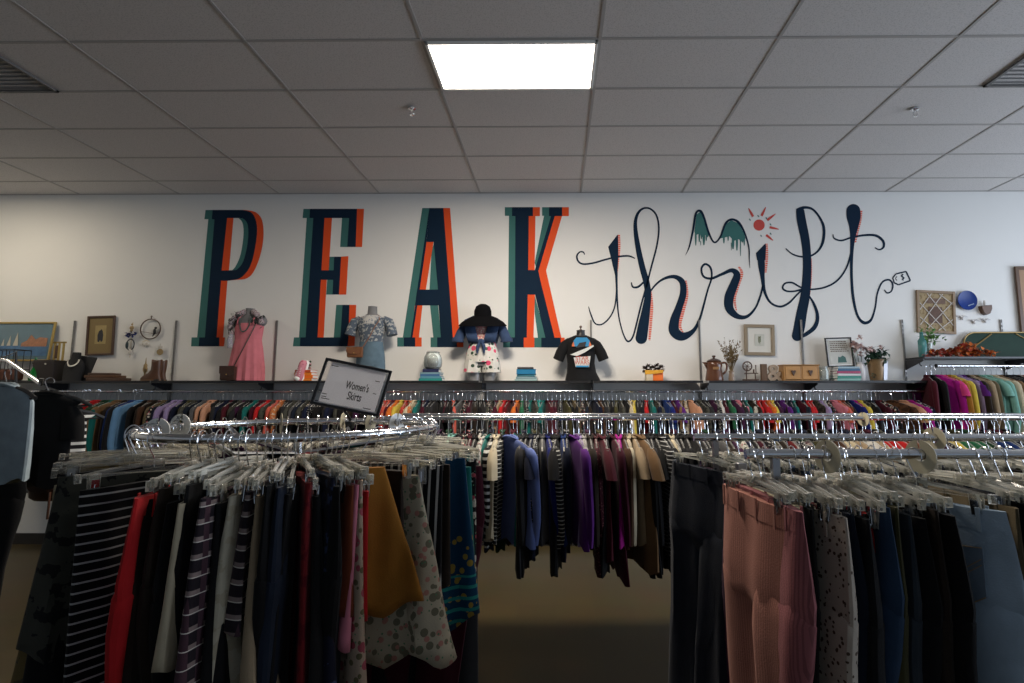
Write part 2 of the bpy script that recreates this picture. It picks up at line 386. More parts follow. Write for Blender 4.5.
# the script word
word2 = empty('painted_word', at(740, 345, D)); tag(word2, 'curly navy script word thrift painted on the white wall', 'mural lettering')
def q8(x, y): return (560 + x/2.844, 190 + y/2.847)
def stroke(bm, pts, off, n=7):
    P = bez(pts, n)
    Lf, Rt = [], []
    for i, p in enumerate(P):
        a, b = P[max(i-1, 0)], P[min(i+1, len(P)-1)]
        d = Vector((b[0]-a[0], b[1]-a[1])); d = d.normalized() if d.length > 1e-6 else Vector((1, 0)); nrm = Vector((-d.y, d.x)) * p[2] / 2
        Lf.append(q8(p[0]+nrm.x, p[1]+nrm.y)); Rt.append(q8(p[0]-nrm.x, p[1]-nrm.y))
    va = [bm.verts.new((w.x, D-off, w.z)) for w in (at(x, y, D) for x, y in Lf)]; vb = [bm.verts.new((w.x, D-off, w.z)) for w in (at(x, y, D) for x, y in Rt)]
    for i in range(len(va)-1):
        f = bm.faces.new((va[i], va[i+1], vb[i+1], vb[i])); f.normal_update()
        if f.normal.y > 0: f.normal_flip()
def cap(bm, x, y, r, off):
    flat(bm, [q8(x + r*math.cos(a*PI/10), y + r*math.sin(a*PI/10)) for a in range(20)], off)
def script_letter(strokes, hatches=(), polys=()):
    bm = BM()
    for k, s in enumerate(strokes):
        stroke(bm, s, .003 + k*.0003)
        for e in (s[0], s[-1]):
            if e[2] >= 5: cap(bm, e[0], e[1], e[2]/2, .0032 + k*.0003)
    for p in polys: flat(bm, [q8(*v) for v in p], .0028)
    o = obj('letter', bm, NAVY, None, False); o.parent = word2; o.matrix_parent_inverse = Matrix.Translation(-word2.location)
    if hatches:
        bm = BM()
        for s in hatches: stroke(bm, s, .0018)
        obj('hatched_edge', bm, HATCH, o, False)
script_letter([[(70,184,3),(66,177,4),(56,177,4),(48,188,5),(52,203,5),(66,211,5),(95,208,5),(130,198,5),(165,190,5),(195,188,5),(213,195,3)],
  [(160,235,8),(161,270,6),(163,320,5),(168,365,4),(180,410,4),(193,431,5),(207,418,5),(219,375,5),(230,330,5),(244,280,5)],
  [(81,332,2),(88,355,4),(100,380,4),(120,382,4),(142,362,4),(156,330,4),(161,280,4)]],
  [[(167,127,7),(168,160,8),(165,200,7),(162,240,3)]], [[(163,128),(137,162),(145,195),(157,245),(163,245),(166,190),(165,128)]])
script_letter([[(244,282,5),(258,225,5),(275,160,5),(281,110,5),(274,72,5),(255,53,5),(234,54,6),(219,72,8),(214,105,11),(222,165,15),(234,220,17),(246,265,18),(250,300,19),(244,345,24),(237,385,30),(231,422,33)],
  [(203,263,3),(207,276,5),(222,276,6),(238,262,5)], [(246,305,5),(270,272,5),(295,253,7),(325,247,11),(347,262,17),(350,295,19),(338,335,21),(326,370,26),(325,402,30),(348,417,24),(378,402,12),(396,370,7),(408,330,6)]],
  [[(258,290,6),(261,330,8),(258,380,8),(254,428,6)], [(358,258,5),(361,300,8),(350,345,9),(341,385,8),(350,405,3)]])
script_letter([[(408,330,6),(420,285,5),(431,250,5),(428,222,6),(413,211,6),(402,224,6),(408,246,6),(430,252,7),(460,240,8),(488,229,12),(503,242,20),(494,270,24),(481,305,27),(482,338,24),(505,360,15),(532,360,9),(556,335,6),(570,300,6),(577,270,5)]],
  [[(508,218,5),(517,238,8),(505,275,9),(496,310,8),(502,345,3)]])
script_letter([[(571,186,20),(573,215,19),(576,250,12),(582,290,8),(598,320,6),(625,332,6),(650,322,6),(672,300,5),(690,282,5)]],
  [[(587,153,7),(588,190,8),(585,235,5)]], [[(584,152),(557,180),(560,200),(584,200),(586,160)]])
script_letter([[(683,62,24),(687,90,26),(697,140,25),(702,190,24),(702,240,25),(697,300,27),(687,350,30),(680,392,32),(674,415,30)],
  [(676,57,10),(695,50,8),(718,55,6),(738,78,6),(750,108,8),(748,145,8),(735,172,6),(712,188,5),(685,190,5),(660,182,4),(642,167,3)],
  [(690,282,5),(668,288,5),(645,288,5),(633,279,5),(640,266,5),(660,264,5),(682,276,5),(705,283,5),(750,278,5),(788,258,5),(815,220,5),(830,170,6)],
  [(704,296,4),(722,325,7),(732,360,10),(724,390,12),(700,410,11),(680,420,8)]],
  [[(713,195,6),(712,240,9),(708,290,9),(700,330,9),(690,370,5)]])
script_letter([[(834,60,40),(835,80,39),(835,105,26),(832,140,14),(829,190,9),(829,250,8),(834,310,8),(846,358,7),(864,378,9),(884,370,7),(896,335,5),(902,295,5),(916,263,5),(936,256,5),(946,270,5),(942,288,4),(930,293,4),(922,284,3)],
  [(776,126,2),(780,138,4),(800,144,5),(830,135,5),(865,129,6),(898,130,7),(918,145,7),(920,162,6),(908,170,4),(895,164,3)]],
  [[(857,58,6),(853,85,9),(846,115,8),(840,150,4)]])
# mountain, sun and tag drawings
mt = empty('painted_mountain', at(718, 240, D)); tag(mt, 'teal painted mountain peaks with dripping snow line above the script letter r', 'mural drawing')
bm = BM(); stroke(bm, [(357,185,1),(368,160,4),(378,115,6),(386,68,6),(399,60,7),(410,80,6),(422,120,6),(438,149,5),(455,135,5),(470,97,6),(487,84,6),(508,93,7),(526,125,5),(537,165,4),(538,195,3),(540,222,1)], .0035)
o = obj('outline', bm, NAVY, None, False); o.parent = mt; o.matrix_parent_inverse = Matrix.Translation(-mt.location)
bm = BM()
for p in ([(382,120),(388,70),(399,62),(410,82),(425,125),(420,135),(412,128),(404,135),(396,124),(388,128)], [(456,138),(471,98),(487,86),(507,95),(524,125),(527,138),(520,150),(508,140),(495,145),(482,132),(470,135)]): flat(bm, [q8(*v) for v in p], .0022)
for x, y0, y1, w in ((386,122,158,5),(396,122,148,5),(409,125,157,7),(416,130,145,4),(402,125,140,4),(466,130,152,5),(478,130,145,4),(492,135,168,7),(503,135,172,6),(513,138,188,3),(524,135,158,4),(400,145,158,2),(487,150,172,2)):
    stroke(bm, [(x,y0,w),(x,(y0+y1)/2,w),(x,y1,w*.5)], .0026, 3)
o = obj('snow_drips', bm, TEAL, None, False); o.parent = mt; o.matrix_parent_inverse = Matrix.Translation(-mt.location)
REDP = mat('red_paint', (.55, .055, .04), .6)
sn = empty('painted_sun', at(759, 225, D)); tag(sn, 'small red painted sun with short rays above the script letter i', 'mural drawing')
bm = BM(); flat(bm, [q8(566 + 16*math.cos(a*PI/12), 100 + 16*math.sin(a*PI/12)) for a in range(24)], .0025)
o = obj('disc', bm, REDP, None, False); o.parent = sn; o.matrix_parent_inverse = Matrix.Translation(-sn.location)
for (x0, y0, x1, y1) in ((536,52,549,76),(585,49,573,74),(613,68,589,86),(622,112,596,106),(606,144,586,128)):
    bm = BM(); stroke(bm, [(x0,y0,2),((x0+x1)/2,(y0+y1)/2,6),(x1,y1,7)], .0025, 3)
    o = obj('ray', bm, REDP, None, False); o.parent = sn; o.matrix_parent_inverse = Matrix.Translation(-sn.location)
bm = BM()
for (x, y) in ((538,82),(562,72),(585,78),(597,96),(597,122),(570,128)): stroke(bm, [(x,y,3),(x+2,y+3,3),(x+4,y+5,2)], .0025, 2)
o = obj('dot_ring', bm, TEAL, None, False); o.parent = sn; o.matrix_parent_inverse = Matrix.Translation(-sn.location)
tg = empty('painted_tag', at(901, 277, D)); tag(tg, 'small price tag outline painted at the end of the script word', 'mural drawing')
bm = BM()
ln = [(946,250),(955,239),(984,232),(996,258),(962,270),(950,264),(946,250)]
for a, b_ in zip(ln, ln[1:]): stroke(bm, [(a[0],a[1],4),((a[0]+b_[0])/2,(a[1]+b_[1])/2,4),(b_[0],b_[1],4)], .003, 2)
stroke(bm, [(958,246,2),(954,252,2),(958,258,2)], .0031, 3); stroke(bm, [(976,240,3),(970,245,3),(978,250,3),(972,256,3)], .0032, 4); stroke(bm, [(972,238,2),(976,258,2)], .0033, 2)
o = obj('outline', bm, NAVY, None, False); o.parent = tg; o.matrix_parent_inverse = Matrix.Translation(-tg.location)

# ------------------------------------------------------------------ wall shelving
SF = D - .34                                   # front edge of the shelves
ZS = at(600, 380.6, SF).z; ZR = at(960, 356.5, SF).z
laminate = mat('grey_laminate', (.34, .35, .36), .5)
shelfm = mat('black_shelf', (.012, .012, .013), .4)
SP = 1.205
stx = [atx(p_, D, 350) for p_ in (73, 175, 276, 381, 486, 591, 699.5, 802, 903.5, 1003)]
STM = mat('painted_standard', (.30, .29, .28), .35, .6)
for i, x in enumerate(stx):
    zt = at(700, 320, D).z; hi = x > stx[8] - .2
    o = empty('shelf_standard', (x, D - .008, .3))
    above = ['beside the black jewellery bust', 'right of the brown boots', 'right of the pink dress', 'behind the shirt form with brown bag', 'left of the hat and floral shorts form', 'behind the black T-shirt form', 'left of the brown jug', 'behind the little two-drawer chest', 'where the shelf steps up by the flowers', 'behind the green tray'][i]
    tag(o, 'slotted metal shelf upright on the wall ' + above, 'shelf upright')
    bm = BM()
    for s in (-1, 1): box(bm, (s*.008, -.005, (zt-.3)/2), (.003, .010, zt - .3))
    box(bm, (0, .001, (zt-.3)/2), (.018, .003, zt - .3))
    for k in range(44): box(bm, (0, -.004, .05 + k*.05), (.014, .009, .02))
    obj('channel', bm, STM, o, False)
    for z, on in ((ZS, x < stx[8] + .1), (ZR, hi)):
        if not on: continue
        bm = BM(); z0 = z - .025 - .3
        vs = [(-.004, -.012, z0), (-.004, -.32, z0), (-.004, -.32, z0 - .02), (-.004, -.012, z0 - .11)]
        a = [bm.verts.new(v) for v in vs]; c = [bm.verts.new((.004, v[1], v[2])) for v in vs]
        bm.faces.new(a); bm.faces.new(c[::-1])
        for j in range(4): bm.faces.new((a[j], c[j], c[(j+1) % 4], a[(j+1) % 4]))
        tube(bm, [(0, -.25, z0 - .015), (0, -.255, z0 - .06), (0, -.28, z0 - .075)], .006, 6)
        obj('bracket', bm, DKMET, o, False)
names = ['holding the sailboat picture and black boxes', 'holding the boots and small picture stack', 'holding the pink dress form', 'holding the orange books and sneaker', 'holding the glass jar', 'holding the hat form and roll of blue books', 'holding the black T-shirt form', 'holding the jug and spinning wheel', 'holding the framed notice and flower pot']
for i in range(-1, 8):
    x0 = stx[0] - SP if i < 0 else stx[i]; x1 = x0 + SP
    bm = BM(); box(bm, ((x0+x1)/2, (SF + D - .012)/2, ZS - .011), (x1-x0-.006, D - .012 - SF, .022))
    box(bm, ((x0+x1)/2, SF - .003, ZS - .012), (x1-x0-.006, .006, .024), mi=1)
    tag(obj('shelf_board', bm, [laminate, shelfm], None, False), 'black wall shelf board ' + names[i+1], 'shelf', 'lower wall shelves')
for i, nm in ((8, 'higher black shelf board holding the autumn leaves and teal bottle'), (9, 'higher black shelf board under the right half of the green tray')):
    x0 = stx[i]; bm = BM(); box(bm, (x0+SP/2, (SF + D - .012)/2, ZR - .011), (1.2, D - .012 - SF, .022), bev=.002)
    tag(obj('shelf_board', bm, shelfm, None, False), nm, 'shelf', 'higher wall shelves')
YRW = D - .27
ZW = ZS - .115; ZWR = ZR - .10
def pole(name, x0, x1, y, z, r, label, m=CHROME):
    bm = BM(); tube(bm, [(x0, y, z), ((x0+x1)/2, y, z), (x1, y, z)], r, 14)
    lathe_pts = None
    o = obj(name, bm, m); tag(o, label, 'hanging rail')
    for e, s in ((x0, -1), (x1, 1)):
        bm = BM(); tube(bm, [(e, y, z), (e + s*.012, y, z)], r*1.35, 14); obj('end_cap', bm, BLACK, o)
    return o
pole('hanging_rail', stx[0] - 1.1, stx[8] + .15, YRW, ZW, .014, 'long chrome hanging rail beneath the lower black wall shelf')
pole('hanging_rail', stx[8] + .18, stx[9] + 1.2, YRW, ZWR, .016, 'bright chrome hanging rail beneath the higher shelf with autumn leaves')

# ------------------------------------------------------------------ things on and above the shelf
K = .01135; YS = D - .17
def on(px, Y=YS, z=None): return Vector((atx(px, Y, 378), Y, ZS if z is None else z))
def onR(px, Y=YS): return Vector((atx(px, Y, 355), Y, ZR))
def frame(name, w, h, fm_, fw, inner, label, cat, loc, tilt=0, roll=0, mats=(), depth=.022):
    """picture frame: children picture, mount"""
    o = empty(name, loc); o.rotation_euler = (tilt, roll, 0); tag(o, label, cat)
    bm = BM()
    for s in (-1, 1): box(bm, (s*(w-fw)/2, 0, 0), (fw, depth, h), bev=.003); box(bm, (0, 0, s*(h-fw)/2), (w - 2*fw + .002, depth, fw), bev=.003)
    obj('frame', bm, fm_, o, False)
    bm = BM(); box(bm, (0, .004, 0), (w - 2*fw + .004, .004, h - 2*fw + .004)); obj('mount', bm, inner, o, False)
    return o
def panel(parent, name, pts, y, m):
    bm = BM(); prism(bm, pts, y, y + .0012); return obj(name, bm, m, parent, False)

# 1 harbour picture
w, h = 62*.0117, 40*.0117
p = at(22, 341.5, D - .06); o = frame('framed_picture', w, h, GOLD, .02, mat('picture_sky', (.10, .17, .21), .25, noise=.25, nscale=6, coat=.6), 'wide gold framed blue harbour picture on the shelf', 'picture', p, tilt=-.10)
bm = BM(); vs = [(-w*.44, -.17), (w*.44, -.17), (w*.44, -.05), (-w*.44, -.05)]; prism(bm, vs, -.002, -.0008); obj('water', bm, mat('picture_water', (.06, .14, .26), .3, noise=.5, nscale=18), o, False)
bm = BM()
for x, s in ((-.22, .7), (-.15, 1), (-.07, 1.35)): prism(bm, [(x-.02*s, -.05), (x+.025*s, -.05), (x+.004, -.05+.12*s)], -.0035, -.0022)
obj('sails', bm, mat('picture_white', (.45, .42, .34), .4), o, False)
bm = BM(); prism(bm, [(.0,-.06),(.30,-.06),(.30,.04),(.2,.05),(.16,.02),(.1,.08),(.06,.01),(.0,-.02)], -.0035, -.0022); obj('shore', bm, mat('picture_shore', (.33, .15, .08), .4, noise=.6, nscale=30), o, False)
# 2 small gilt easel
o = empty('gilt_easel', on(57, YS + .03, ZS + .235)); tag(o, 'small gilt ornamental easel propped beside the blue harbour picture', 'easel')
bm = BM()
for x in (-.06, -.01, .04): box(bm, (x, 0, .10), (.018, .012, .24))
box(bm, (-.01, 0, .21), (.15, .012, .018)); box(bm, (-.01, 0, -.005), (.15, .02, .016)); obj('stand', bm, GOLD, o, False)
bm = BM(); box(bm, (-.035, -.006, .10), (.03, .006, .15)); obj('panel', bm, DWOOD, o, False)
# 3 boxes
bm = BM(); box(bm, (0, 0, .118), (.24, .2, .236), bev=.006); box(bm, (0, 0, .2), (.246, .206, .012))
o = obj('storage_box', bm, mat('black_leather', (.018, .012, .010), .5, noise=.3), loc=on(50)); tag(o, 'dark storage box under the gilt easel, right of the green bottle', 'box')
bm = BM(); ball(bm, (.03, -.106, .19), .010); obj('knob', bm, mat('bone', (.5, .46, .38)), o)
# 4 wire basket
o = tag(empty('wire_basket', on(5, YS - .06)), 'black wire basket on the shelf left of the green bottle', 'basket')
bm = BM()
for z in (.004, .13, .35): tube(bm, [(-.17,-.1,z),(.17,-.1,z),(.17,.1,z),(-.17,.1,z)], .005, 6, closed=True)
for x in (-.17, -.085, 0, .085, .17):
    for y in (-.1, .1): tube(bm, [(x,y,0),(x,y,.35)], .004, 5)
obj('wire_frame', bm, BLACK, o)
bm = BM(); box(bm, (0, 0, .07), (.28, .16, .12), bev=.02); obj('lining', bm, mat('rust_cloth', (.13, .05, .03), .8), o)
# 5 green bottle
bm = BM(); lathe(bm, [(.002,0),(.048,.002),(.052,.02),(.05,.08),(.03,.13),(.014,.17),(.012,.225),(.016,.228),(.016,.236),(.009,.24)], 20)
o = tag(obj('glass_bottle', bm, mat('green_glass', (.005, .20, .03), .08, trans=.35), loc=on(34, YS-.08)), 'bright green glass bottle with a narrow neck', 'bottle')
bm = BM(); lathe(bm, [(.006,.24),(.011,.242),(.012,.262),(.004,.268)], 12); obj('stopper', bm, mat('green_glass', (0,0,0)), o)
# 6 jewellery bust with pearls
o = tag(empty('jewellery_bust', on(72, YS-.06)), 'black jewellery bust wearing a pearl necklace', 'jewellery display')
bm = BM(); secs = []
for z, w_, t in ((0,.10,.06),(.03,.105,.05),(.12,.115,.045),(.19,.11,.04),(.235,.075,.038),(.25,.05,.036),(.31,.045,.034),(.325,.04,.03)):
    secs.append([(w_*math.cos(a)*1., t*math.sin(a) + .10*z, z) for a in [2*PI*k/20 for k in range(20)]])
loft(bm, secs); obj('bust', bm, mat('black_velvet', (.008,.008,.009), .9), o)
bm = BM(); box(bm, (.03, .07, .145), (.26, .02, .29), Matrix.Rotation(.14, 3, 'Y') @ Matrix.Rotation(-.2, 3, 'X'), bev=.004); obj('backing_board', bm, mat('black_velvet', (0,0,0)), o)
bm = BM()
for k in range(25):
    a = PI + PI*k/24; x = .062*math.cos(a); z = .235 + .07*math.sin(a)
    ball(bm, (x, -.058 + .10*z + .03*abs(x)/.06, z), .0075 + .003*abs(math.sin(a)), sub=1)
obj('pearl_necklace', bm, mat('pearl', (.6,.57,.48), .25), o)
# 7 vintage photo on the wall
p = at(100.5, 335.5, D - .02); w, h = 28*.0117, 40*.0117
o = frame('framed_photograph', w, h, DWOOD, .022, mat('olive_mount', (.20, .14, .055), .7), 'dark wood framed vintage photograph with olive mount on the wall', 'picture', p, roll=-.03)
pan = panel(o, 'photograph', rect(-.065, -.10, .065, .12), -.001, mat('sepia_print', (.33, .25, .10), .6, noise=.3, nscale=25))
bm = BM(); prism(bm, [(-.03,-.07),(-.012,-.08),(0,-.05),(.012,-.08),(.03,-.06),(.034,.0),(.025,.05),(.012,.075),(-.005,.06),(-.02,.05),(-.034,0)], -.0028, -.0016); obj('dark_figures', bm, INK, o, False)
# 8 flat wooden plaques stack
for k, (w_, dz, dx, m_) in enumerate(((.40,.035,.0,DWOOD),(.36,.03,-.02,mat('walnut',(.10,.045,.02),.4,noise=.3)),(.26,.026,-.03,DWOOD))):
    z0 = ZS + sum((.035,.03,.026)[:k]); pp = on(107 if k else 109); bm = BM(); box(bm, (0,0,dz/2), (w_, .16, dz-.002), bev=.006)
    for s in (-1, 1): box(bm, (s*w_*.44, -.082, dz/2), (.012, .006, dz*.6))
    tag(obj('wooden_plaque', bm, m_, loc=(pp.x+dx, pp.y, z0)), ('bottom', 'middle', 'top')[k] + ' one of three flat dark wooden plaques stacked left of the boots', 'plaque', 'flat wooden plaques on the shelf')
# 9 hanging ornament with blue flowers
p = at(133, 322, D-.02); o = tag(empty('hanging_ornament', p), 'hanging wall ornament with blue flowers and an oval ring', 'ornament')
bm = BM(); tube(bm, [(0,0,.0),(0,0,-.42)], .002, 5); obj('cord', bm, GOLD, o)
bm = BM()
for z, r in ((-.03,.012),(-.07,.026),(-.10,.018)): ball(bm, (0,-.01,z), r, (1,.5,1))
obj('gilt_leaf', bm, mat('gilt', (.35,.25,.12), .4, .4), o)
bm = BM()
for k in range(34):
    d = rvec(); d.y = -abs(d.y); leaf_card(bm, Vector((R.uniform(-.05,.05), -.01, -.15 + R.uniform(-.02,.02))), d, Vector((0,0,1)), .035, .03)
obj('blue_flowers', bm, mat('blue_petal', (.02,.035,.16), .7), o)
bm = BM(); tube(bm, [(.045*math.cos(a), -.01, -.27 + .065*math.sin(a)) for a in [2*PI*k/24 for k in range(24)]], .006, 7, closed=True); obj('oval_ring', bm, DKMET, o)
bm = BM(); ball(bm, (-.035,-.015,-.275), .03, (.6,.4,1.5)); obj('dark_feather', bm, mat('teal_dark',(.012,.03,.035)), o)
bm = BM(); ball(bm, (.01,-.012,-.36), .03, (.8,.3,1.2)); obj('white_shell', bm, mat('shell',(.55,.52,.47),.35), o)
# 10 hoop with bird
p = at(150.5, 329, D-.02); o = tag(empty('hoop_ornament', p), 'thin dark hoop on the wall with a small black bird in it', 'ornament')
bm = BM(); tube(bm, [(.118*math.cos(a),0,.118*math.sin(a)) for a in [2*PI*k/40 for k in range(40)]], .0065, 8, closed=True); obj('hoop', bm, DWOOD, o)
bm = BM(); tube(bm, [(0,0,.118),(0,0,.145)], .006, 6); ball(bm, (0,0,.15), .010); obj('hanging_loop', bm, DWOOD, o)
bm = BM(); ball(bm, (.055,-.004,-.03), .028, (.6,.5,1.3)); ball(bm, (.065,-.004,.012), .014); tube(bm, [(.05,-.004,-.05),(.035,-.004,-.09)], [.010,.003], 6); obj('bird', bm, BLACK, o)
bm = BM(); tube(bm, [(-.11,0,-.03),(.06,0,-.055),(.11,0,-.04)], .003, 5); obj('perch', bm, DWOOD, o)
# tassel shells under hoop
p = at(146, 343, D-.015); o = tag(empty('shell_tassel', p), 'pale shell tassel hanging on the wall below the hoop', 'ornament')
for k in range(4):
    bm = BM(); ball(bm, (-.035+.023*k, 0, -.02*(k % 2)-.01), .014, (1,.4,1.3)); obj('shell', bm, mat('shell',(0,0,0)), o)
bm = BM(); tube(bm, [(-.04,0,.015),(0,0,.03),(.04,0,.015)], .002, 5); obj('cord', bm, GOLD, o)
# 11 boots
def boot(px, label, dy):
    o = tag(empty('ankle_boot', on(px, YS - .03 + dy), 0), label, 'boot', 'pair of brown boots')
    lm = mat('brown_leather', (.085,.035,.016), .42, noise=.25, nscale=10)
    bm = BM(); secs = []
    for z, cx, rx, ry in ((.012,-.015,.115,.036),(.03,-.015,.116,.040),(.055,-.005,.10,.040),(.085,.02,.07,.040),(.12,.038,.055,.042),(.17,.042,.054,.045),(.215,.042,.056,.047),(.225,.042,.055,.046)):
        secs.append([(cx + rx*math.cos(a), ry*math.sin(a)*(1 if math.cos(a) > -.4 else .85), z + (.018 if z > .2 else 0)*math.cos(2*a)) for a in [2*PI*k/22 for k in range(22)]])
    loft(bm, secs); obj('upper', bm, lm, o)
    bm = BM(); loft(bm, [[(-.015 + .118*math.cos(a), .041*math.sin(a), z) for a in [2*PI*k/22 for k in range(22)]] for z in (.004,.014)]); obj('sole', bm, mat('tan_sole',(.16,.09,.04),.6), o)
    bm = BM(); box(bm, (.068,0,.008), (.05,.07,.022), bev=.004); obj('heel', bm, mat('black_heel',(.02,.015,.012),.5), o)
boot(152, 'front brown leather ankle boot pointing left, toe nearest the plaques', -.05)
boot(157, 'rear brown leather ankle boot standing beside its pair', .06)
# gilt items among the boots
o = tag(empty('gilt_figurine', on(144.5, YS+.06)), 'slim gilt figurine standing just left of the boots', 'figurine')
bm = BM(); lathe(bm, [(.002,0),(.03,.002),(.028,.02),(.012,.035),(.010,.09),(.022,.12),(.024,.15),(.012,.18),(.006,.22),(.002,.27)], 14); obj('body', bm, mat('gilt',(0,0,0)), o)
bm = BM(); tube(bm, [(.02*math.cos(a), 0, .17+.03*math.sin(a)) for a in [2*PI*k/14 for k in range(14)]], .004, 6, closed=True); obj('ring', bm, mat('gilt',(0,0,0)), o)
p = at(160, 352, D-.03); o = tag(empty('wall_plaque', p), 'small pale gilt plaque hanging above the boots', 'ornament')
bm = BM(); lathe(bm, [(.001,-.008),(.034,-.008),(.038,0),(.034,.008),(.001,.008)], 18); ob = obj('disc', bm, mat('gilt',(0,0,0)), o); ob.rotation_euler = (PI/2,0,0)
bm = BM(); box(bm, (0,-.002,.055), (.05,.006,.03), bev=.004); tube(bm, [(0,0,.03),(0,0,.10)], .003, 5); obj('top_bar', bm, mat('shell',(0,0,0)), o)

# ---- dress forms
GREYF = mat('grey_form_fabric', (.16,.16,.165), .8, noise=.15)
def ell(wx, ty, z, cx=0, cy=0, n=28, ph=0, fold=0, nf=9):
    return [(cx + wx*math.cos(a)*(1+fold*math.sin(nf*a+ph)), cy + ty*math.sin(a)*(1+fold*1.6*math.sin(nf*a+ph)), z) for a in [2*PI*k/n for k in range(n)]]
def sleeve(bm, s, pts, n=12):
    tube(bm, [(s*p_[0], p_[1], p_[2]) for p_ in pts], [p_[3] for p_ in pts], n)
# pink dress
zb = ZS
o = tag(empty('dress_form', on(246, YS, zb)), 'grey dress form wearing the long pink dress', 'mannequin')
bm = BM(); loft(bm, [ell(.10,.07,.0),ell(.10,.07,.03),ell(.13,.085,.35),ell(.115,.075,.48),ell(.16,.09,.60),ell(.165,.075,.67),ell(.10,.06,.71),ell(.05,.048,.73),ell(.045,.045,.79),ell(.05,.048,.80)]); obj('torso', bm, GREYF, o)
for s in (-1,1): bm = BM(); ball(bm, (s*.15,0,.66), .058, (.9,.7,1)); obj('shoulder_cap', bm, GREYF, o)
o = tag(empty('dress', on(246, YS, zb)), 'long coral pink strapless dress with gathered skirt', 'dress')
PK = fabric('pink_cotton', (.56,.17,.20))
bm = BM(); loft(bm, [ell(.20,.135,.004,0,0,56,0,.045,14),ell(.195,.13,.15,0,0,56,.2,.04,14),ell(.17,.115,.33,0,0,56,.3,.025,14),ell(.145,.10,.46,0,0,56,.3,.01,14)]); obj('skirt', bm, PK, o)
bm = BM(); loft(bm, [ell(.147,.101,.455,0,0,56,.3,.008,14),ell(.155,.103,.53,0,0,56,0,.01,20),ell(.162,.102,.60,0,0,56,0,.01,20),ell(.150,.088,.63,0,0,56)]); obj('bodice', bm, PK, o)
bm = BM()
for s in (-1,1): tube(bm, [(s*.09,-.088,.62),(s*.088,-.07,.68),(s*.075,-.02,.72)], .008, 6)
obj('strap', bm, PK, o)
o = tag(empty('scarf', on(246, YS, zb)), 'patterned scarf draped over the neck of the pink dress form', 'scarf')
bm = BM()
sp = bez([(-.17,-.04,.50),(-.19,-.05,.60),(-.15,-.05,.68),(-.07,-.04,.75),(0,.06,.76),(.07,-.04,.75),(.14,-.05,.69),(.17,-.05,.62)], 6)
tube(bm, sp, [.022+.014*abs(math.sin(i*.9)) for i in range(len(sp))], 10); obj('wrap', bm, fabric('scarf_print', (.42,.36,.38), 'floral', (.03,.04,.03), (.35,.12,.14), 2.2), o)
bm = BM(); tube(bm, [(-.17,-.05,.52),(-.18,-.06,.44),(-.17,-.05,.36)], [.02,.03,.034], 8); obj('hanging_end', bm, fabric('scarf_pale', (.36,.35,.42), 'floral', (.6,.58,.55), (.2,.3,.3), 2), o)
bm = BM()
for k in range(46):
    sd = R.choice((-1,1)); leaf_card(bm, Vector((sd*R.uniform(.06,.19), R.uniform(-.10,-.03), R.uniform(.58,.73))), rvec()+Vector((0,-.6,0)), Vector((0,0,1)), .05, .035)
obj('dark_blooms', bm, mat('scarf_bloom',(.015,.022,.018),.8,noise=.5), o, False)
o = tag(empty('bead_necklace', on(246, YS, zb)), 'looped dark bead necklace on the pink dress', 'necklace')
bm = BM()
for k in range(34):
    a = PI + PI*k/33; ball(bm, (.06*math.cos(a), -.116 - .012 + .035*abs(math.cos(a)), .68 + .15*math.sin(a)), .0085, sub=1)
obj('beads', bm, mat('green_beads', (.06,.09,.08), .3), o)
def crossbody(px, label, cat, bag, sw, col, sx=1, strap=None):
    o = tag(empty('crossbody_bag', on(px, YS, zb)), label, cat)
    lm = mat(col[0], col[1], .4, noise=.25, nscale=14)
    x, z, w_, h_ = bag
    bm = BM(); box(bm, (x, -.165, z), (w_, .055, h_), bev=.014); obj('pouch', bm, lm, o)
    bm = BM(); prism(bm, [(x-w_/2-.003,z+h_/2+.003),(x+w_/2+.003,z+h_/2+.003),(x+w_/2,z-.0),(x+w_*.2,z-h_*.18),(x-w_*.2,z-h_*.18),(x-w_/2,z)], -.200, -.193); obj('flap', bm, lm, o, False)
    bm = BM(); ball(bm, (x,-.203,z-h_*.08), .007, sub=1); obj('clasp', bm, GOLD, o)
    bm = BM(); tube(bm, strap, .006, 6); obj('strap', bm, lm, o)
crossbody(246, 'small brown leather bag slung across the pink dress', 'bag', (-.105,.078,.165,.15), 0, ('bag_brown',(.05,.022,.014)), strap=bez([(-.06,-.15,.15),(.02,-.14,.33),(.08,-.12,.48),(.12,-.10,.60),(.10,-.04,.71)],4))
# patterned top and denim shorts form
o = tag(empty('dress_form', on(370, YS, zb)), 'grey dress form wearing the patterned top and denim shorts', 'mannequin')
bm = BM(); loft(bm, [ell(.09,.07,.0),ell(.10,.075,.05),ell(.14,.085,.3),ell(.11,.075,.45),ell(.15,.09,.58),ell(.165,.078,.66),ell(.10,.06,.71),ell(.055,.05,.74),ell(.05,.048,.81),ell(.052,.05,.82)]); obj('torso', bm, GREYF, o)
o = tag(empty('blouse', on(370, YS, zb)), 'blue and white patterned short sleeved blouse on a dress form', 'top')
BL = fabric('blue_print', (.09,.115,.15), 'speckle', (.34,.35,.34), None, 1.4)
bm = BM(); loft(bm, [ell(.125,.088,.40,0,0,40,0,.02),ell(.132,.09,.47,0,0,40,0,.02),ell(.165,.102,.57,0,0,40,0,.01),ell(.18,.092,.65,0,0,40),ell(.13,.075,.70,0,0,40),ell(.09,.065,.715,0,0,40)]); obj('body', bm, BL, o)
for s in (-1,1): bm = BM(); sleeve(bm, s, [(.13,0,.67,.05),(.19,-.005,.64,.062),(.225,-.01,.57,.058),(.24,-.015,.50,.062)]); obj('sleeve', bm, BL, o)
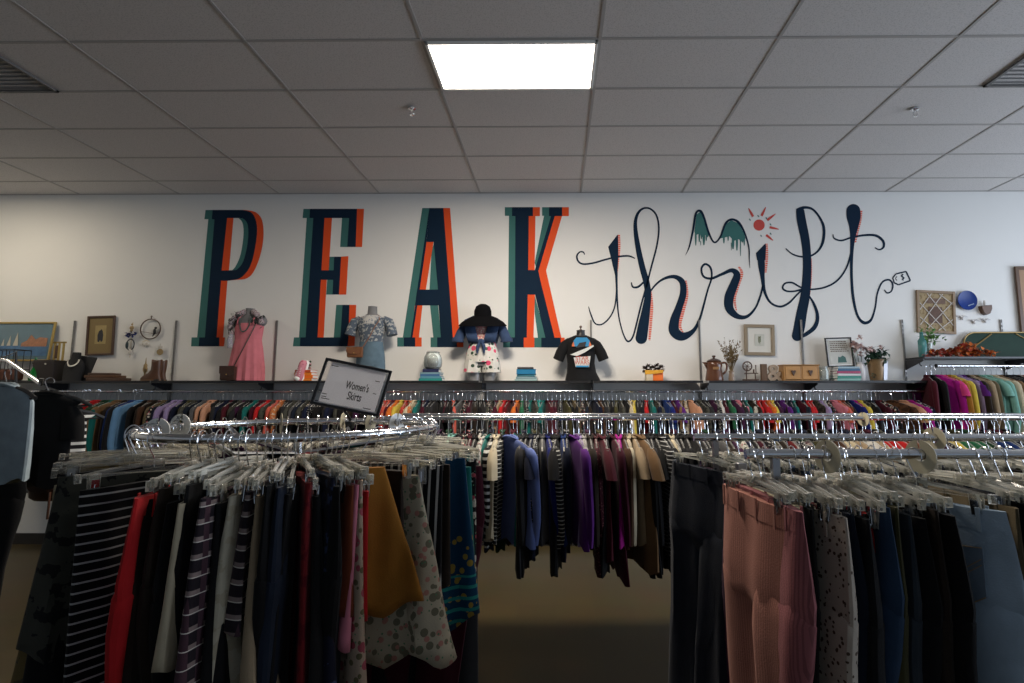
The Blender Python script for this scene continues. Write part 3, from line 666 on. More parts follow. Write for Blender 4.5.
bm = BM(); loft(bm, [ell(.14,.098,.62,0,-.002,32),ell(.13,.085,.70,0,-.002,32),ell(.088,.07,.718,0,0,32)]); obj('lace_yoke', bm, fabric('lace_yoke', (.45,.44,.42), 'speckle', (.2,.23,.28), None, 2), o)
o = tag(empty('denim_shorts', on(370, YS, zb)), 'faded blue denim shorts on the form behind the framed sign', 'shorts')
DN = fabric('faded_denim', (.10,.155,.20), 'denim')
bm = BM(); loft(bm, [ell(.165,.10,.16,0,0,32),ell(.16,.10,.25,0,0,32),ell(.15,.098,.32,0,0,32),ell(.13,.092,.41,0,0,32)]); obj('seat', bm, DN, o)
for s in (-1,1): bm = BM(); loft(bm, [ell(.085,.09,.05,s*.088,0,24),ell(.082,.092,.18,s*.082,0,24)]); obj('leg', bm, DN, o)
bm = BM(); loft(bm, [ell(.135,.095,.39,0,0,32),ell(.132,.094,.425,0,0,32)]); obj('waistband', bm, DN, o)
crossbody(370, 'tan leather bag slung across the blue patterned blouse', 'bag', (-.12,.30,.17,.11), 0, ('bag_tan',(.17,.07,.03)), strap=bez([(-.05,-.16,.34),(.02,-.13,.47),(.07,-.115,.58),(.11,-.09,.66),(.08,-.02,.72)],4))
# hat, denim shirt, floral shorts
o = tag(empty('dress_form', on(482, YS, zb)), 'short dress form wearing the black hat and floral shorts', 'mannequin')
bm = BM(); loft(bm, [ell(.14,.08,.16),ell(.15,.09,.25),ell(.12,.08,.42),ell(.15,.09,.56),ell(.165,.08,.63),ell(.09,.06,.68),ell(.05,.05,.70),ell(.048,.048,.76),ell(.05,.05,.77)]); obj('torso', bm, GREYF, o)
for s in (-1,1): bm = BM(); loft(bm, [ell(.055,.055,0,s*.075),ell(.068,.065,.09,s*.08),ell(.078,.075,.18,s*.078)]); obj('thigh', bm, mat('silver_form',(.23,.23,.23),.4,.3), o)
o = tag(empty('floral_shorts', on(482, YS, zb)), 'white shorts printed with pink flowers on the form with a hat', 'shorts')
FL = fabric('pink_floral', (.62,.60,.55), 'floral', (.65,.08,.16), (.04,.07,.05), .42)
bm = BM(); loft(bm, [ell(.175,.11,.20,0,0,40,0,.02),ell(.165,.105,.28,0,0,40,1,.02),ell(.14,.095,.38,0,0,40),ell(.125,.09,.43,0,0,40)]); obj('seat', bm, FL, o)
for s in (-1,1): bm = BM(); loft(bm, [ell(.095,.105,.09,s*.095,0,32,0,.05),ell(.088,.10,.23,s*.085,0,32,0,.02)]); obj('leg', bm, FL, o)
o = tag(empty('denim_shirt', on(482, YS, zb)), 'blue denim shirt tied at the waist under the black hat', 'shirt')
DB = fabric('chambray', (.035,.060,.125), 'denim')
bm = BM()
for s in (-1,1):
    loft(bm, [[(s*(.02+.0*z), -.105, .40), (s*.13,-.075,.41), (s*.145,.05,.41), (s*.06,.09,.41), (0,.09,.41)],
              [(s*.035,-.118,.47), (s*.15,-.085,.48), (s*.16,.06,.48), (s*.07,.10,.48), (0,.10,.48)],
              [(s*.06,-.118,.57), (s*.17,-.08,.58), (s*.175,.06,.58), (s*.08,.10,.58), (0,.10,.58)],
              [(s*.075,-.09,.66), (s*.175,-.06,.655), (s*.17,.05,.655), (s*.08,.08,.67), (0,.08,.67)],
              [(s*.06,-.06,.705), (s*.09,-.04,.70), (s*.09,.03,.70), (s*.06,.06,.71), (0,.06,.71)]], cap=False, closed=False)
mo = obj('body', bm, DB, o); sd = mo.modifiers.new('thickness', 'SOLIDIFY'); sd.thickness = .006
for s in (-1,1): bm = BM(); sleeve(bm, s, [(.13,0,.635,.045),(.18,-.01,.59,.052),(.215,-.015,.52,.052),(.238,-.02,.46,.052),(.247,-.02,.44,.064),(.248,-.02,.42,.062)]); obj('sleeve', bm, DB, o)
bm = BM(); ball(bm, (0,-.125,.415), .034, (1.1,.7,.9)); 
for s in (-1,1): tube(bm, [(s*.01,-.13,.41),(s*.03,-.135,.36),(s*.035,-.13,.29)], [.014,.020,.008], 8)
obj('knot', bm, DB, o)
bm = BM(); loft(bm, [ell(.125,.093,.43,0,-.004),ell(.152,.105,.56,0,-.004),ell(.15,.088,.66,0,-.002)]); obj('pink_underblouse', bm, fabric('rose_print', (.55,.27,.25), 'floral', (.7,.6,.5), (.5,.1,.14), 1.6), o)
o = tag(empty('floppy_hat', on(482, YS, zb)), 'black floppy wide brimmed felt hat', 'hat'); o.location.y -= .01
FELT = mat('black_felt', (.005,.005,.006), 1, spec=.05)
bm = BM(); lathe(bm, [(.088,.66),(.090,.70),(.088,.76),(.070,.81),(.035,.835),(.001,.84)], 26, sx=1, sy=1); cr_ = obj('crown', bm, FELT, o)
bm = BM(); secs = []
for r, z in ((.085,.71),(.15,.70),(.21,.665),(.245,.63),(.247,.622),(.21,.655),(.15,.69),(.085,.70)): secs.append([(r*math.cos(a), r*.80*math.sin(a), z - (.0 if r < .12 else .05*(.5 - .5*math.sin(a))*(r/.225)) + .02*(r/.225)*math.cos(2*a)*0) for a in [2*PI*k/36 for k in range(36)]])
loft(bm, secs, False); obj('brim', bm, FELT, o)
# black tee on a stand
o = tag(empty('torso_stand', on(581, YS, zb)), 'black torso stand with a small finial wearing the T-shirt', 'mannequin')
bm = BM(); loft(bm, [ell(.13,.07,0),ell(.14,.075,.2),ell(.15,.08,.4),ell(.10,.06,.50),ell(.05,.045,.52),ell(.046,.044,.565),ell(.05,.046,.575)]); obj('torso', bm, BLACK, o)
bm = BM(); lathe(bm, [(.02,.575),(.018,.585),(.006,.59),(.006,.60),(.017,.612),(.012,.628),(.001,.632)], 14); obj('finial', bm, mat('bronze',(.14,.10,.08),.4,.5), o)
o = tag(empty('tee_shirt', on(581, YS, zb)), 'black T-shirt with a blue and orange print on the chest', 'T-shirt')
TB = fabric('black_jersey', (.009,.009,.010))
bm = BM(); loft(bm, [ell(.20,.10,.005,.02,0,40,0,.02),ell(.165,.095,.10,.005,0,40,1,.01),ell(.155,.095,.20,0,0,40),ell(.165,.10,.32,0,0,40),ell(.185,.095,.42,0,0,40),ell(.16,.075,.48,0,0,40),ell(.07,.055,.515,0,0,40)]); obj('body', bm, TB, o)
for s in (-1,1): bm = BM(); sleeve(bm, s, [(.12,0,.45,.05),(.175,-.005,.405,.060),(.225,-.01,.32,.062),(.258,-.012,.235,.062)]); obj('sleeve', bm, TB, o)
bm = BM(); tube(bm, [(.062*math.cos(a), .052*math.sin(a)-.005, .512 + .006*math.sin(a)) for a in [2*PI*k/24 for k in range(24)]], .008, 6, closed=True); obj('collar', bm, mat('charcoal_rib',(.05,.05,.052),.9), o)
pr = empty('chest_print', (.005,-.1015,.33)); pr.parent = o; pr.rotation_euler = (-.03,0,0); pr.scale = (1.3,1.3,1.55); pr.location = (.005,-.104,.305)
def pp_(pts, y, m): 
    bm = BM(); prism(bm, pts, y-.001, y); return obj('print_patch', bm, m, pr, False)
pp_([(.085*math.cos(a), .05+.06*math.sin(a)) for a in [PI*k/16 for k in range(17)]], .0, mat('print_orange',(.6,.14,.04),.7))
pp_([(-.06,.05),(.06,.05),(.07,.09),(.045,.115),(-.045,.115),(-.07,.09)], -.0015, mat('print_blue',(.02,.22,.45),.7))
pp_([(-.05,.04),(-.02,.075),(.04,.085),(.03,.05)], -.003, INK)
pp_([(-.10,-.01),(.03,.035),(.10,.06),(.105,.05),(.03,.008),(-.04,-.02)], -.0045, mat('print_white',(.6,.62,.6),.7))
pp_([(-.07,-.03),(.075,-.02),(.062,-.10),(-.052,-.10)], -.003, mat('print_white',(0,0,0)))
pp_([(-.05,-.088),(.06,-.088),(.058,-.10),(-.05,-.10)], -.0045, mat('print_blue',(0,0,0)))
text_mesh('STAR', .042, mat('print_red',(.5,.06,.03),.7), pr, (.002,-.0052,-.038), sx=1.15)
text_mesh('WARS', .042, mat('print_red',(0,0,0)), pr, (.002,-.0052,-.068), sx=1.1)

for o in list(C.objects):
    if o.parent is None and abs(o.location.x - on(482).x) < .01: o.scale = (1.12, 1.05, 1.05)
    elif o.parent is None and abs(o.location.x - on(246).x) < .01 or abs(o.location.x - on(370).x) < .01 and o.parent is None: o.scale = (1, 1, 1.04)
# ---- books, jars and small things
def book(x, Y, z, w_, h_, d_, col, label, group, rz=0, cat='book'):
    cm = mat('cover_%02d%02d%02d' % tuple(int(c*99) for c in col), col, .45)
    bm = BM(); box(bm, (0,0,h_-.0015), (w_,d_,.003)); box(bm, (0,0,.0015), (w_,d_,.003)); box(bm, (0,-d_/2+.0015,h_/2), (w_,.003,h_))
    o = obj('book', bm, cm, None, False, (x, Y, z)); o.rotation_euler.z = rz; tag(o, label, cat, group)
    bm = BM(); box(bm, (0,.003,h_/2), (w_-.008,d_-.006,h_-.006)); obj('pages', bm, PAPER, o, False)
    return o
def stack(px, Y, specs, group, where):
    z = ZS; x = on(px, Y).x; n = len(specs)
    for k, (w_, h_, col, cn, dx) in enumerate(specs):
        pos = 'bottom' if k == 0 else 'top' if k == n-1 else ['second', 'third', 'fourth', 'fifth'][k-1] + ' from bottom'
        book(x+dx, Y, z, w_, h_, .16, col, f'{cn} book lying flat {where}, {pos} of the stack', group, R.uniform(-.06,.06)); z += h_ + .0008
    return x, z
x, z = stack(306, YS, [(.19,.028,(.75,.22,.02),'yellow orange',.0),(.2,.035,(.8,.16,.01),'deep orange',.005),(.19,.03,(.82,.25,.02),'bright orange',-.005),(.18,.028,(.6,.10,.02),'rust orange',.0)], 'orange books by the sneaker', 'under the posy')
def posy(loc, n, cols, label, cat, spread=.06, h=.05, leafm=None, size=.03, name='flower_posy', grp=None):
    o = tag(empty(name, loc), label, cat)
    for ci, cm in enumerate(cols):
        bm = BM()
        for k in range(n):
            c = Vector((R.gauss(0,spread), R.gauss(0,.03), abs(R.gauss(0,h)) + .01))
            for j in range(6): leaf_card(bm, c, rvec() + Vector((0,-.3,.5)), Vector((0,0,1)), size, size*.7)
        obj('leaves' if cm is leafm else 'blossom', bm, cm, o, False)
    return o
GRN = mat('leaf_green', (.03,.09,.03), .6, noise=.3); 
posy((x, YS, z), 9, [GRN, mat('petal_pink',(.6,.2,.26),.6)], 'small posy of pink flowers and leaves on top of the orange books', 'flowers', leafm=GRN, size=.028, spread=.05, h=.03)
# pink sneaker leaning
o = tag(empty('sneaker', on(297.5, YS-.12)), 'pink canvas sneaker propped upright against the orange books', 'shoe'); o.rotation_euler = (0, .28, 0)
PS = mat('pink_canvas', (.60,.22,.27), .7, noise=.2)
bm = BM(); secs = []
for z_, rx, ry, cx in ((.0,.030,.03,0),(.02,.044,.040,0),(.07,.046,.045,0),(.12,.040,.05,0),(.17,.038,.055,0),(.21,.036,.05,.0),(.235,.022,.03,0)):
    secs.append(ell(rx, ry, z_, cx, 0, 18))
loft(bm, secs); obj('upper', bm, PS, o)
bm = BM(); loft(bm, [ell(.036,.012,-.004,0,.04,18),ell(.050,.014,.04,0,.045,18),ell(.044,.014,.12,0,.055,18),ell(.044,.014,.22,0,.05,18),ell(.02,.01,.243,0,.045,18)]); obj('sole', bm, WHITEP, o)
bm = BM(); ball(bm, (0,-.022,.03), .034, (1,.8,.9)); obj('toe_cap', bm, WHITEP, o)
bm = BM(); ball(bm, (0,-.035,.19), .026, (1,.6,1.4)); obj('lining', bm, mat('wine_lining',(.3,.02,.06),.8), o)
bm = BM()
for k in range(5): tube(bm, [(-.024,-.040-.002*k,.06+.02*k),(.024,-.040-.002*k,.07+.02*k)], .003, 5)
obj('laces', bm, WHITEP, o)
x, z = stack(432, YS, [(.26,.028,(.02,.25,.22),'turquoise',0),(.24,.022,(.12,.3,.4),'pale teal',.005),(.22,.025,(.05,.14,.3),'mid blue',-.005),(.23,.018,(.25,.4,.45),'light blue',0),(.18,.035,(.02,.025,.08),'navy',0)], 'blue books under the glass jar', 'under the glass jar')
o = tag(empty('glass_jar', (x+.005, YS, z)), 'rounded clear glass jar on top of the blue books', 'jar')
bm = BM(); lathe(bm, [(.002,.0),(.07,.003),(.098,.03),(.105,.08),(.10,.13),(.085,.165),(.07,.18),(.072,.19),(.066,.19),(.064,.18),(.08,.16),(.094,.13),(.099,.08),(.092,.034),(.066,.008),(.002,.006)], 30); obj('bowl', bm, GLASS, o)
bm = BM(); lathe(bm, [(.002,.012),(.08,.014),(.088,.06),(.085,.12),(.002,.125)], 24); obj('beads', bm, clear_mat('glass_beads', (.55,.55,.50), .3, .3), o)
bm = BM(); lathe(bm, [(.074,.19),(.078,.196),(.06,.205),(.001,.208)], 24); obj('lid', bm, GLASS, o)
x, z = stack(526.5, YS, [(.25,.02,(.35,.5,.5),'pale aqua',0),(.23,.026,(.22,.33,.36),'grey blue',.0),(.2,.022,(.04,.16,.2),'dark teal',.0)], 'books under the blue roll', 'under the bright blue book')
book(x, YS, z, .215, .06, .17, (.01,.17,.34), 'thick bright blue book lying on the stack left of the T-shirt', 'books under the blue roll')
book(x-.01, YS, z+.061, .18, .022, .15, (.05,.05,.055), 'thin charcoal book topping the stack left of the T-shirt', 'books under the blue roll')
# orange planter with dark pine cones
o = tag(empty('box_planter', on(653, YS)), 'orange and white box planter filled with dark dried flowers', 'planter')
bm = BM(); box(bm, (.03,0,.05), (.15,.12,.10), bev=.005); obj('orange_side', bm, mat('print_orange2',(.75,.16,.02),.5), o)
bm = BM(); box(bm, (-.05,-.02,.06), (.075,.11,.12), bev=.005); obj('cream_side', bm, mat('cream_card',(.6,.5,.36),.5), o)
bm = BM(); prism(bm, [(-.10,.07),(-.02,.075),(.10,.09),(.105,.12),(-.10,.118)], -.078, -.066); obj('ribbon', bm, mat('yellow_ribbon',(.7,.35,.03),.5), o)
bm = BM()
for cx, cz in ((-.055,.15),(.045,.155),(0,.14),(-.09,.13),(.09,.14)):
    for k in range(40):
        d = rvec(); leaf_card(bm, Vector((cx,-.02,cz)) + d*.012, d + Vector((0,0,.3)), Vector((0,0,1)), .04, .026)
obj('dried_flowers', bm, mat('dried_brown',(.055,.035,.025),.8,noise=.4), o, False)
# jug
o = tag(empty('stoneware_jug', on(714.5, YS)), 'brown glazed stoneware jug with lid and handle', 'jug')
JB = mat('brown_glaze', (.10,.038,.018), .22, noise=.4, nscale=12)
bm = BM(); lathe(bm, [(.002,0),(.098,.002),(.10,.015),(.096,.05),(.086,.11),(.082,.14),(.09,.17),(.088,.20),(.075,.215),(.001,.216)], 30); obj('body', bm, JB, o)
bm = BM(); lathe(bm, [(.079,.216),(.082,.222),(.06,.24),(.03,.252),(.012,.256),(.012,.264),(.022,.274),(.018,.286),(.001,.29)], 26); obj('lid', bm, mat('dark_glaze',(.05,.02,.012),.2), o)
bm = BM(); tube(bm, bez([(.08,0,.20),(.125,0,.205),(.145,0,.17),(.13,0,.11),(.085,0,.07)],5), .012, 10); obj('handle', bm, JB, o)
bm = BM(); loft(bm, [[(-.08,-.02,.14),(-.08,.02,.14),(-.086,0,.135)],[(-.10,-.02,.19),(-.10,.02,.19),(-.115,0,.19)],[(-.085,-.03,.21),(-.085,.03,.21),(-.135,0,.212)]]); obj('spout', bm, JB, o)
bm = BM(); prism(bm, rect(-.04,.125,.03,.155), -.0905, -.088); obj('label_band', bm, mat('buff_glaze',(.28,.15,.06),.3), o, False)
# dried stems in a vase
o = tag(empty('flower_vase', on(731.5, YS+.0)), 'narrow vase holding dry olive brown stems beside the jug', 'vase')
bm = BM(); lathe(bm, [(.002,0),(.032,.002),(.034,.03),(.028,.07),(.022,.09),(.03,.11),(.026,.112),(.002,.09)], 18); obj('vessel', bm, clear_mat('smoked_glass',(.45,.33,.24),.5,.1), o)
bm = BM()
for k in range(46):
    a = R.uniform(-1,1); t = R.uniform(.16,.40); e = Vector((a*.17*t/.4, R.uniform(-.05,.05), .09+t)); mid = Vector((a*.02,0,.13))
    tube(bm, [(0,0,.02), mid, e], [.002,.002,.001], 4)
    for j in range(7): leaf_card(bm, mid.lerp(e, R.uniform(.5,1)), rvec()+Vector((0,0,.8)), Vector((0,-1,0)), .032, .012)
obj('dried_stems', bm, mat('dry_stem',(.13,.085,.03),.8,noise=.3), o, False)
# framed botanical print on the wall
p = at(759.5, 340, D-.02); o = frame('framed_print', 30*.0117, 31*.0117, mat('champagne_frame',(.26,.20,.13),.45,.3), .038, mat('ivory_mount',(.62,.60,.54),.7), 'small champagne framed botanical print hanging on the wall', 'picture', p, roll=.02)
panel(o, 'print', rect(-.055,-.07,.055,.07), -.001, mat('pale_print',(.50,.50,.44),.7,noise=.1,nscale=30))
bm = BM()
tube(bm, [(0,-.002,-.05),(.004,-.002,.0),(0,-.002,.04)], .0016, 5)
for k in range(14): leaf_card(bm, Vector((0,-.003,-.03+.005*k)), Vector((1 if k % 2 else -1,0,.5)), Vector((0,-1,0)), .022, .010)
obj('sprig', bm, mat('sprig_green',(.18,.20,.12),.8), o, False)
# spinning wheel
o = tag(empty('miniature_spinning_wheel', on(750.5, YS)), 'miniature dark wooden spinning wheel below the botanical print', 'ornament')
bm = BM(); box(bm, (.0,0,.012), (.16,.07,.014)); 
for x_ in (-.06,.06):
    for y_ in (-.025,.025): tube(bm, [(x_,y_,0),(x_*.9,y_*.9,.02)], .006, 6)
obj('base', bm, DWOOD, o, False)
bm = BM(); box(bm, (.01,0,.085), (.15,.03,.010)); 
for x_ in (-.045,.055): tube(bm, [(x_,0,.015),(x_,0,.09)], .006, 6)
tube(bm, [(.065,0,.085),(.065,0,.17)], .005, 6); ball(bm, (.065,0,.172), .009, sub=1); tube(bm, [(-.045,0,.08),(-.035,0,.15)], .006, 6); tube(bm, [(.04,0,.09),(.04,0,.13)], .009, 6)
obj('stand', bm, DWOOD, o)
bm = BM(); tube(bm, [(-.035+.05*math.cos(a), -.014, .165+.05*math.sin(a)) for a in [2*PI*k/24 for k in range(24)]], .0075, 7, closed=True)
for k in range(8): a = PI*k/4; tube(bm, [(-.035,-.014,.165),(-.035+.05*math.cos(a),-.014,.165+.05*math.sin(a))], .003, 5)
ball(bm, (-.035,-.014,.165), .012, sub=1); obj('wheel', bm, DWOOD, o)
# letter I block and ampersand
bm = BM(); box(bm, (0,0,.095), (.062,.05,.19), bev=.003); box(bm, (0,0,.006), (.07,.056,.012), bev=.002); tag(obj('wooden_letter', bm, mat('brown_block',(.11,.06,.03),.6,noise=.2), None, False, on(764, YS)), 'brown wooden letter I standing left of the ampersand', 'decor letter')
c = bpy.data.curves.new('amp', 'FONT'); c.body = '&'; c.size = .25; c.extrude = .022; c.align_x = 'CENTER'; c.offset = .006
t_ = bpy.data.objects.new('amp', c); me = bpy.data.meshes.new_from_object(t_); bpy.data.objects.remove(t_); me.materials.append(mat('pale_wood',(.33,.25,.18),.6,noise=.15))
zmin = min(v.co.y for v in me.vertices); o = link('wooden_ampersand', me); o.location = on(774, YS) - Vector((0,0,zmin - .0)); o.rotation_euler = (PI/2,0,0); tag(o, 'pale wooden ampersand standing between letter I and the little chest', 'decor letter')
# two-drawer chest
o = tag(empty('drawer_chest', on(799, YS)), 'small honey wood chest with two heart-knob drawers', 'chest')
HW = mat('honey_wood',(.38,.19,.055),.4,noise=.2,nscale=10)
bm = BM(); box(bm, (0,.0,.005), (.40,.15,.010), bev=.002); box(bm, (0,0,.175), (.41,.16,.012), bev=.003)
for s in (-1,0,1): box(bm, (s*.188,0,.09), (.012,.145,.165))
box(bm, (0,.068,.09), (.38,.008,.16)); obj('body', bm, HW, o, False)
for s in (-1,1):
    bm = BM(); box(bm, (s*.094,-.006,.09), (.168,.136,.148), bev=.003); dr = obj('drawer', bm, mat('honey_front',(.43,.22,.07),.4,noise=.15,nscale=9), o, False)
    bm = BM(); prism(bm, [(s*.094+x_*.9, .09+z_*.9) for x_,z_ in ((0,-.04),(.012,-.012),(.026,.01),(.024,.026),(.012,.03),(0,.022),(-.012,.03),(-.024,.026),(-.026,.01),(-.012,-.012))], -.088, -.074); obj('heart_knob', bm, DWOOD, dr, False)
# clear jar
o = tag(empty('glass_jar', on(823.5, YS)), 'short clear glass jar between the little chest and the framed notice', 'jar')
bm = BM(); lathe(bm, [(.002,0),(.052,.002),(.056,.02),(.056,.11),(.045,.13),(.046,.145),(.041,.145),(.040,.13),(.05,.11),(.05,.02),(.002,.01)], 24); obj('body', bm, GLASS, o)
bm = BM(); lathe(bm, [(.048,.145),(.05,.15),(.05,.165),(.001,.168)], 20); obj('lid', bm, GLASS, o)
x, z = stack(845.5, YS, [(.25,.026,(.25,.5,.45),'mint',0),(.27,.028,(.02,.22,.16),'deep green',0),(.26,.024,(.6,.6,.6),'white',.0),(.26,.028,(.35,.05,.12),'raspberry',.0),(.25,.026,(.02,.10,.2),'navy blue',.0),(.24,.022,(.3,.42,.48),'sky blue',.0)], 'books under the framed notice', 'under the framed notice')
o = frame('framed_notice', .30, .335, BLACK, .014, PAPER, 'black framed printed notice standing on the pile of books', 'picture', Vector((x-.035, YS+.03, z+.168)), tilt=-.06, roll=-.03)
panel(o, 'sheet', rect(-.12,-.14,.12,.14), -.001, mat('notice_paper',(.50,.50,.46),.6,noise=.1,nscale=20))
bm = BM()
for r_ in range(6):
    x_ = -.10
    while x_ < .09: w_ = R.uniform(.01,.03); box(bm, (x_+w_/2, -.0025, .12-.022*r_), (w_, .001, .010)); x_ += w_+.006
obj('print_lines', bm, mat('notice_ink',(.16,.12,.09),.8), o, False)
bm = BM(); prism(bm, [(-.03,-.12),(.07,-.12),(.06,-.06),(.03,-.04),(.0,-.06),(-.02,-.05)], -.003, -.002); obj('green_emblem', bm, mat('notice_green',(.06,.14,.13),.8), o, False)
# white vase and flower pot
o = tag(empty('ceramic_vase', on(861, YS)), 'plain white ceramic vase left of the woven flower pot', 'vase')
bm = BM(); lathe(bm, [(.002,0),(.05,.002),(.056,.03),(.058,.10),(.05,.16),(.036,.19),(.042,.21),(.036,.21),(.03,.19),(.002,.17)], 22); obj('body', bm, mat('white_ceramic',(.62,.60,.60),.3), o)
def flowers(parent, cz, nf, col, spread, size, dx=0):
    bm = BM()
    for k in range(nf):
        c = Vector((dx + R.gauss(0,spread), R.uniform(-.08,.05), cz + R.gauss(0,spread*.6)))
        for j in range(9): leaf_card(bm, c, rvec()+Vector((0,-.7,.2)), Vector((0,0,1)), size, size*.8)
    obj('blossom', bm, col, parent, False)
bm = BM(); 
for s in (-1,0,1): tube(bm, [(s*.01,0,.05),(s*.04-.02,0,.28),(s*.06-.05,-.02,.40)], .003, 5)
obj('stem', bm, GRN, o)
flowers(o, .40, 12, mat('petal_blush',(.58,.42,.40),.6), .055, .045, -.02)
o = tag(empty('flower_pot', on(877, YS-.02)), 'gold and woven flower pot with leafy pink white flowers', 'potted plant')
bm = BM(); lathe(bm, [(.002,0),(.065,.002),(.072,.02),(.09,.20),(.095,.235),(.09,.24),(.08,.22),(.002,.20)], 26); obj('pot', bm, mat('pot_gold',(.24,.15,.07),.4,.2,noise=.3,nscale=20), o)
bm = BM(); prism(bm, [(.03,.01),(.068,.01),(.088,.22),(.045,.22)], -.075, -.055); obj('silver_panel', bm, STEEL, o)
bm = BM()
for k in range(120): leaf_card(bm, Vector((R.gauss(0,.06), R.uniform(-.09,.05), .27+R.gauss(0,.04))), rvec()+Vector((0,-.4,.3)), Vector((0,0,1)), .07, .04)
obj('leaves', bm, mat('dark_leaf',(.015,.05,.03),.5,noise=.3), o, False)
flowers(o, .33, 9, mat('petal_blush',(0,0,0)), .07, .042, -.03)
bm = BM(); 
for k in range(14): leaf_card(bm, Vector((-.09+R.gauss(0,.01), -.08, .05+R.gauss(0,.03))), rvec(), Vector((0,0,1)), .035, .02)
obj('trailing_sprig', bm, mat('dark_leaf',(0,0,0)), o, False)

# ---- right end: memo board, plate, planter, birds, garland, tray
p = at(936, 312, D-.02); o = frame('memo_board', 38*.0117, 43*.0117, mat('rustic_frame',(.25,.17,.10),.6,noise=.3,nscale=14), .03, fabric('burlap',(.34,.26,.15),'speckle',(.24,.17,.09)), 'padded burlap memo board crisscrossed with pale ribbons on the wall', 'memo board', p, roll=.05)
bm = BM(); w_, h_ = .19, .215
for a, c_ in (((-w_,.02),(-.05,h_)),((-w_,-h_*.75),(.08,h_)),((-.12,-h_),(w_,.12)),((.02,-h_),(w_,-.08)),((w_,.10),(.04,h_)),((w_,-h_*.7),(-.10,h_)),((.1,-h_),(-w_,.10)),((-.02,-h_),(-w_,-.07))):
    d = Vector((c_[0]-a[0], 0, c_[1]-a[1])); box(bm, ((a[0]+c_[0])/2,-.006,(a[1]+c_[1])/2), (d.length,.003,.008), Matrix.Rotation(-math.atan2(d.z,d.x),3,'Y'))
obj('ribbon_lattice', bm, mat('ribbon_white',(.55,.5,.45),.6), o, False)
panel(o, 'photo_card', rect(-.085,-.13,.07,.06), -.0035, mat('dark_card',(.10,.05,.03),.7,noise=.5,nscale=40))
panel(o, 'title_card', rect(-.11,.10,.11,.16), -.0035, mat('brown_card',(.14,.08,.05),.7,noise=.5,nscale=50))
p = at(966.5, 300.5, D-.02); o = tag(empty('wall_plate', p), 'deep blue round glazed plate hanging on the wall', 'plate'); o.rotation_euler = (PI/2,0,0)
bm = BM(); lathe(bm, [(.001,.0),(.07,.0),(.115,.016),(.112,.02),(.07,.006),(.001,.006)], 40); obj('dish', bm, mat('cobalt_glaze',(.004,.030,.19),.35,spec=.25), o)
bm = BM(); 
for k in range(6): box(bm, (.01+.012*k,-.062+.004*k,.012), (.007,.010,.002), Matrix.Rotation(.2,3,'Z'))
obj('inscription', bm, mat('pale_glaze',(.4,.5,.6),.4), o, False)
p = at(985, 309, D-.03); o = tag(empty('wall_pocket', p), 'small brown wooden wall pocket right of the blue plate', 'wall pocket')
bm = BM(); prism(bm, [(-.055,.035),(.06,.045),(.06,0),(.035,-.055),(.0,-.07),(-.03,-.05),(-.05,0)], -.03, .03); obj('pouch', bm, mat('walnut',(0,0,0)), o, False)
bm = BM(); lathe(bm, [(.010,.04),(.014,.07),(.008,.10),(.001,.105)], 10); obj('candle', bm, mat('shell',(0,0,0)), o)
for k, (bx, by) in enumerate(((962,318),(974,322),(985,321))):
    p = at(bx, by, D-.012); o = tag(empty('wall_bird', p), ['left', 'middle', 'right'][k] + ' one of three small pale flying bird ornaments below the plate', 'ornament', 'flying bird ornaments')
    bm = BM()
    for s in (-1,1): tube(bm, [(0,0,0),(s*.03,-.006,.028),(s*.07,0,.012)], [.009,.007,.002], 7)
    obj('wings', bm, mat('bird_white',(.58,.56,.55),.5), o)
    bm = BM(); ball(bm, (0,-.004,-.006), .013, (1,1,1.6)); obj('body', bm, mat('bird_white',(0,0,0)), o)
p = at(1030, 300, D-.03); o = frame('framed_picture', .28, .80, mat('brown_frame',(.10,.05,.025),.5), .04, mat('tan_panel',(.34,.20,.11),.6), 'tall brown framed picture cut off at the edge of view above the tray', 'picture', p)
o = tag(empty('glass_bottle', onR(923, YS-.02)), 'pale teal glass bottle on the higher shelf', 'bottle')
bm = BM(); lathe(bm, [(.002,0),(.04,.002),(.042,.02),(.042,.19),(.022,.22),(.018,.27),(.022,.275),(.018,.285),(.002,.28)], 22); obj('body', bm, clear_mat('teal_glass',(.10,.34,.33),.55,.08), o)
o = tag(empty('glass_vase', onR(929, YS-.01)), 'glass tumbler vase with fresh green and white foliage', 'vase')
bm = BM(); lathe(bm, [(.002,0),(.035,.002),(.042,.16),(.038,.16),(.03,.01),(.002,.008)], 20); obj('vessel', bm, GLASS, o)
bm = BM()
for k in range(90): leaf_card(bm, Vector((R.gauss(.02,.05), R.uniform(-.06,.05), .22+R.gauss(0,.04))), rvec()+Vector((0,-.3,.6)), Vector((0,0,1)), .065, .03)
obj('leaves', bm, mat('fresh_green',(.10,.25,.05),.5,noise=.3), o, False)
bm = BM()
for k in range(5): tube(bm, [(0,0,.02),(R.gauss(0,.02),0,.14),(R.gauss(0,.05),0,.22)], .003, 5)
obj('stems', bm, GRN, o)
flowers(o, .23, 3, mat('petal_white',(.6,.62,.5),.6), .03, .035)
o = tag(empty('autumn_garland', onR(957, YS-.05)), 'garland of red and orange autumn leaves on the higher shelf', 'garland')
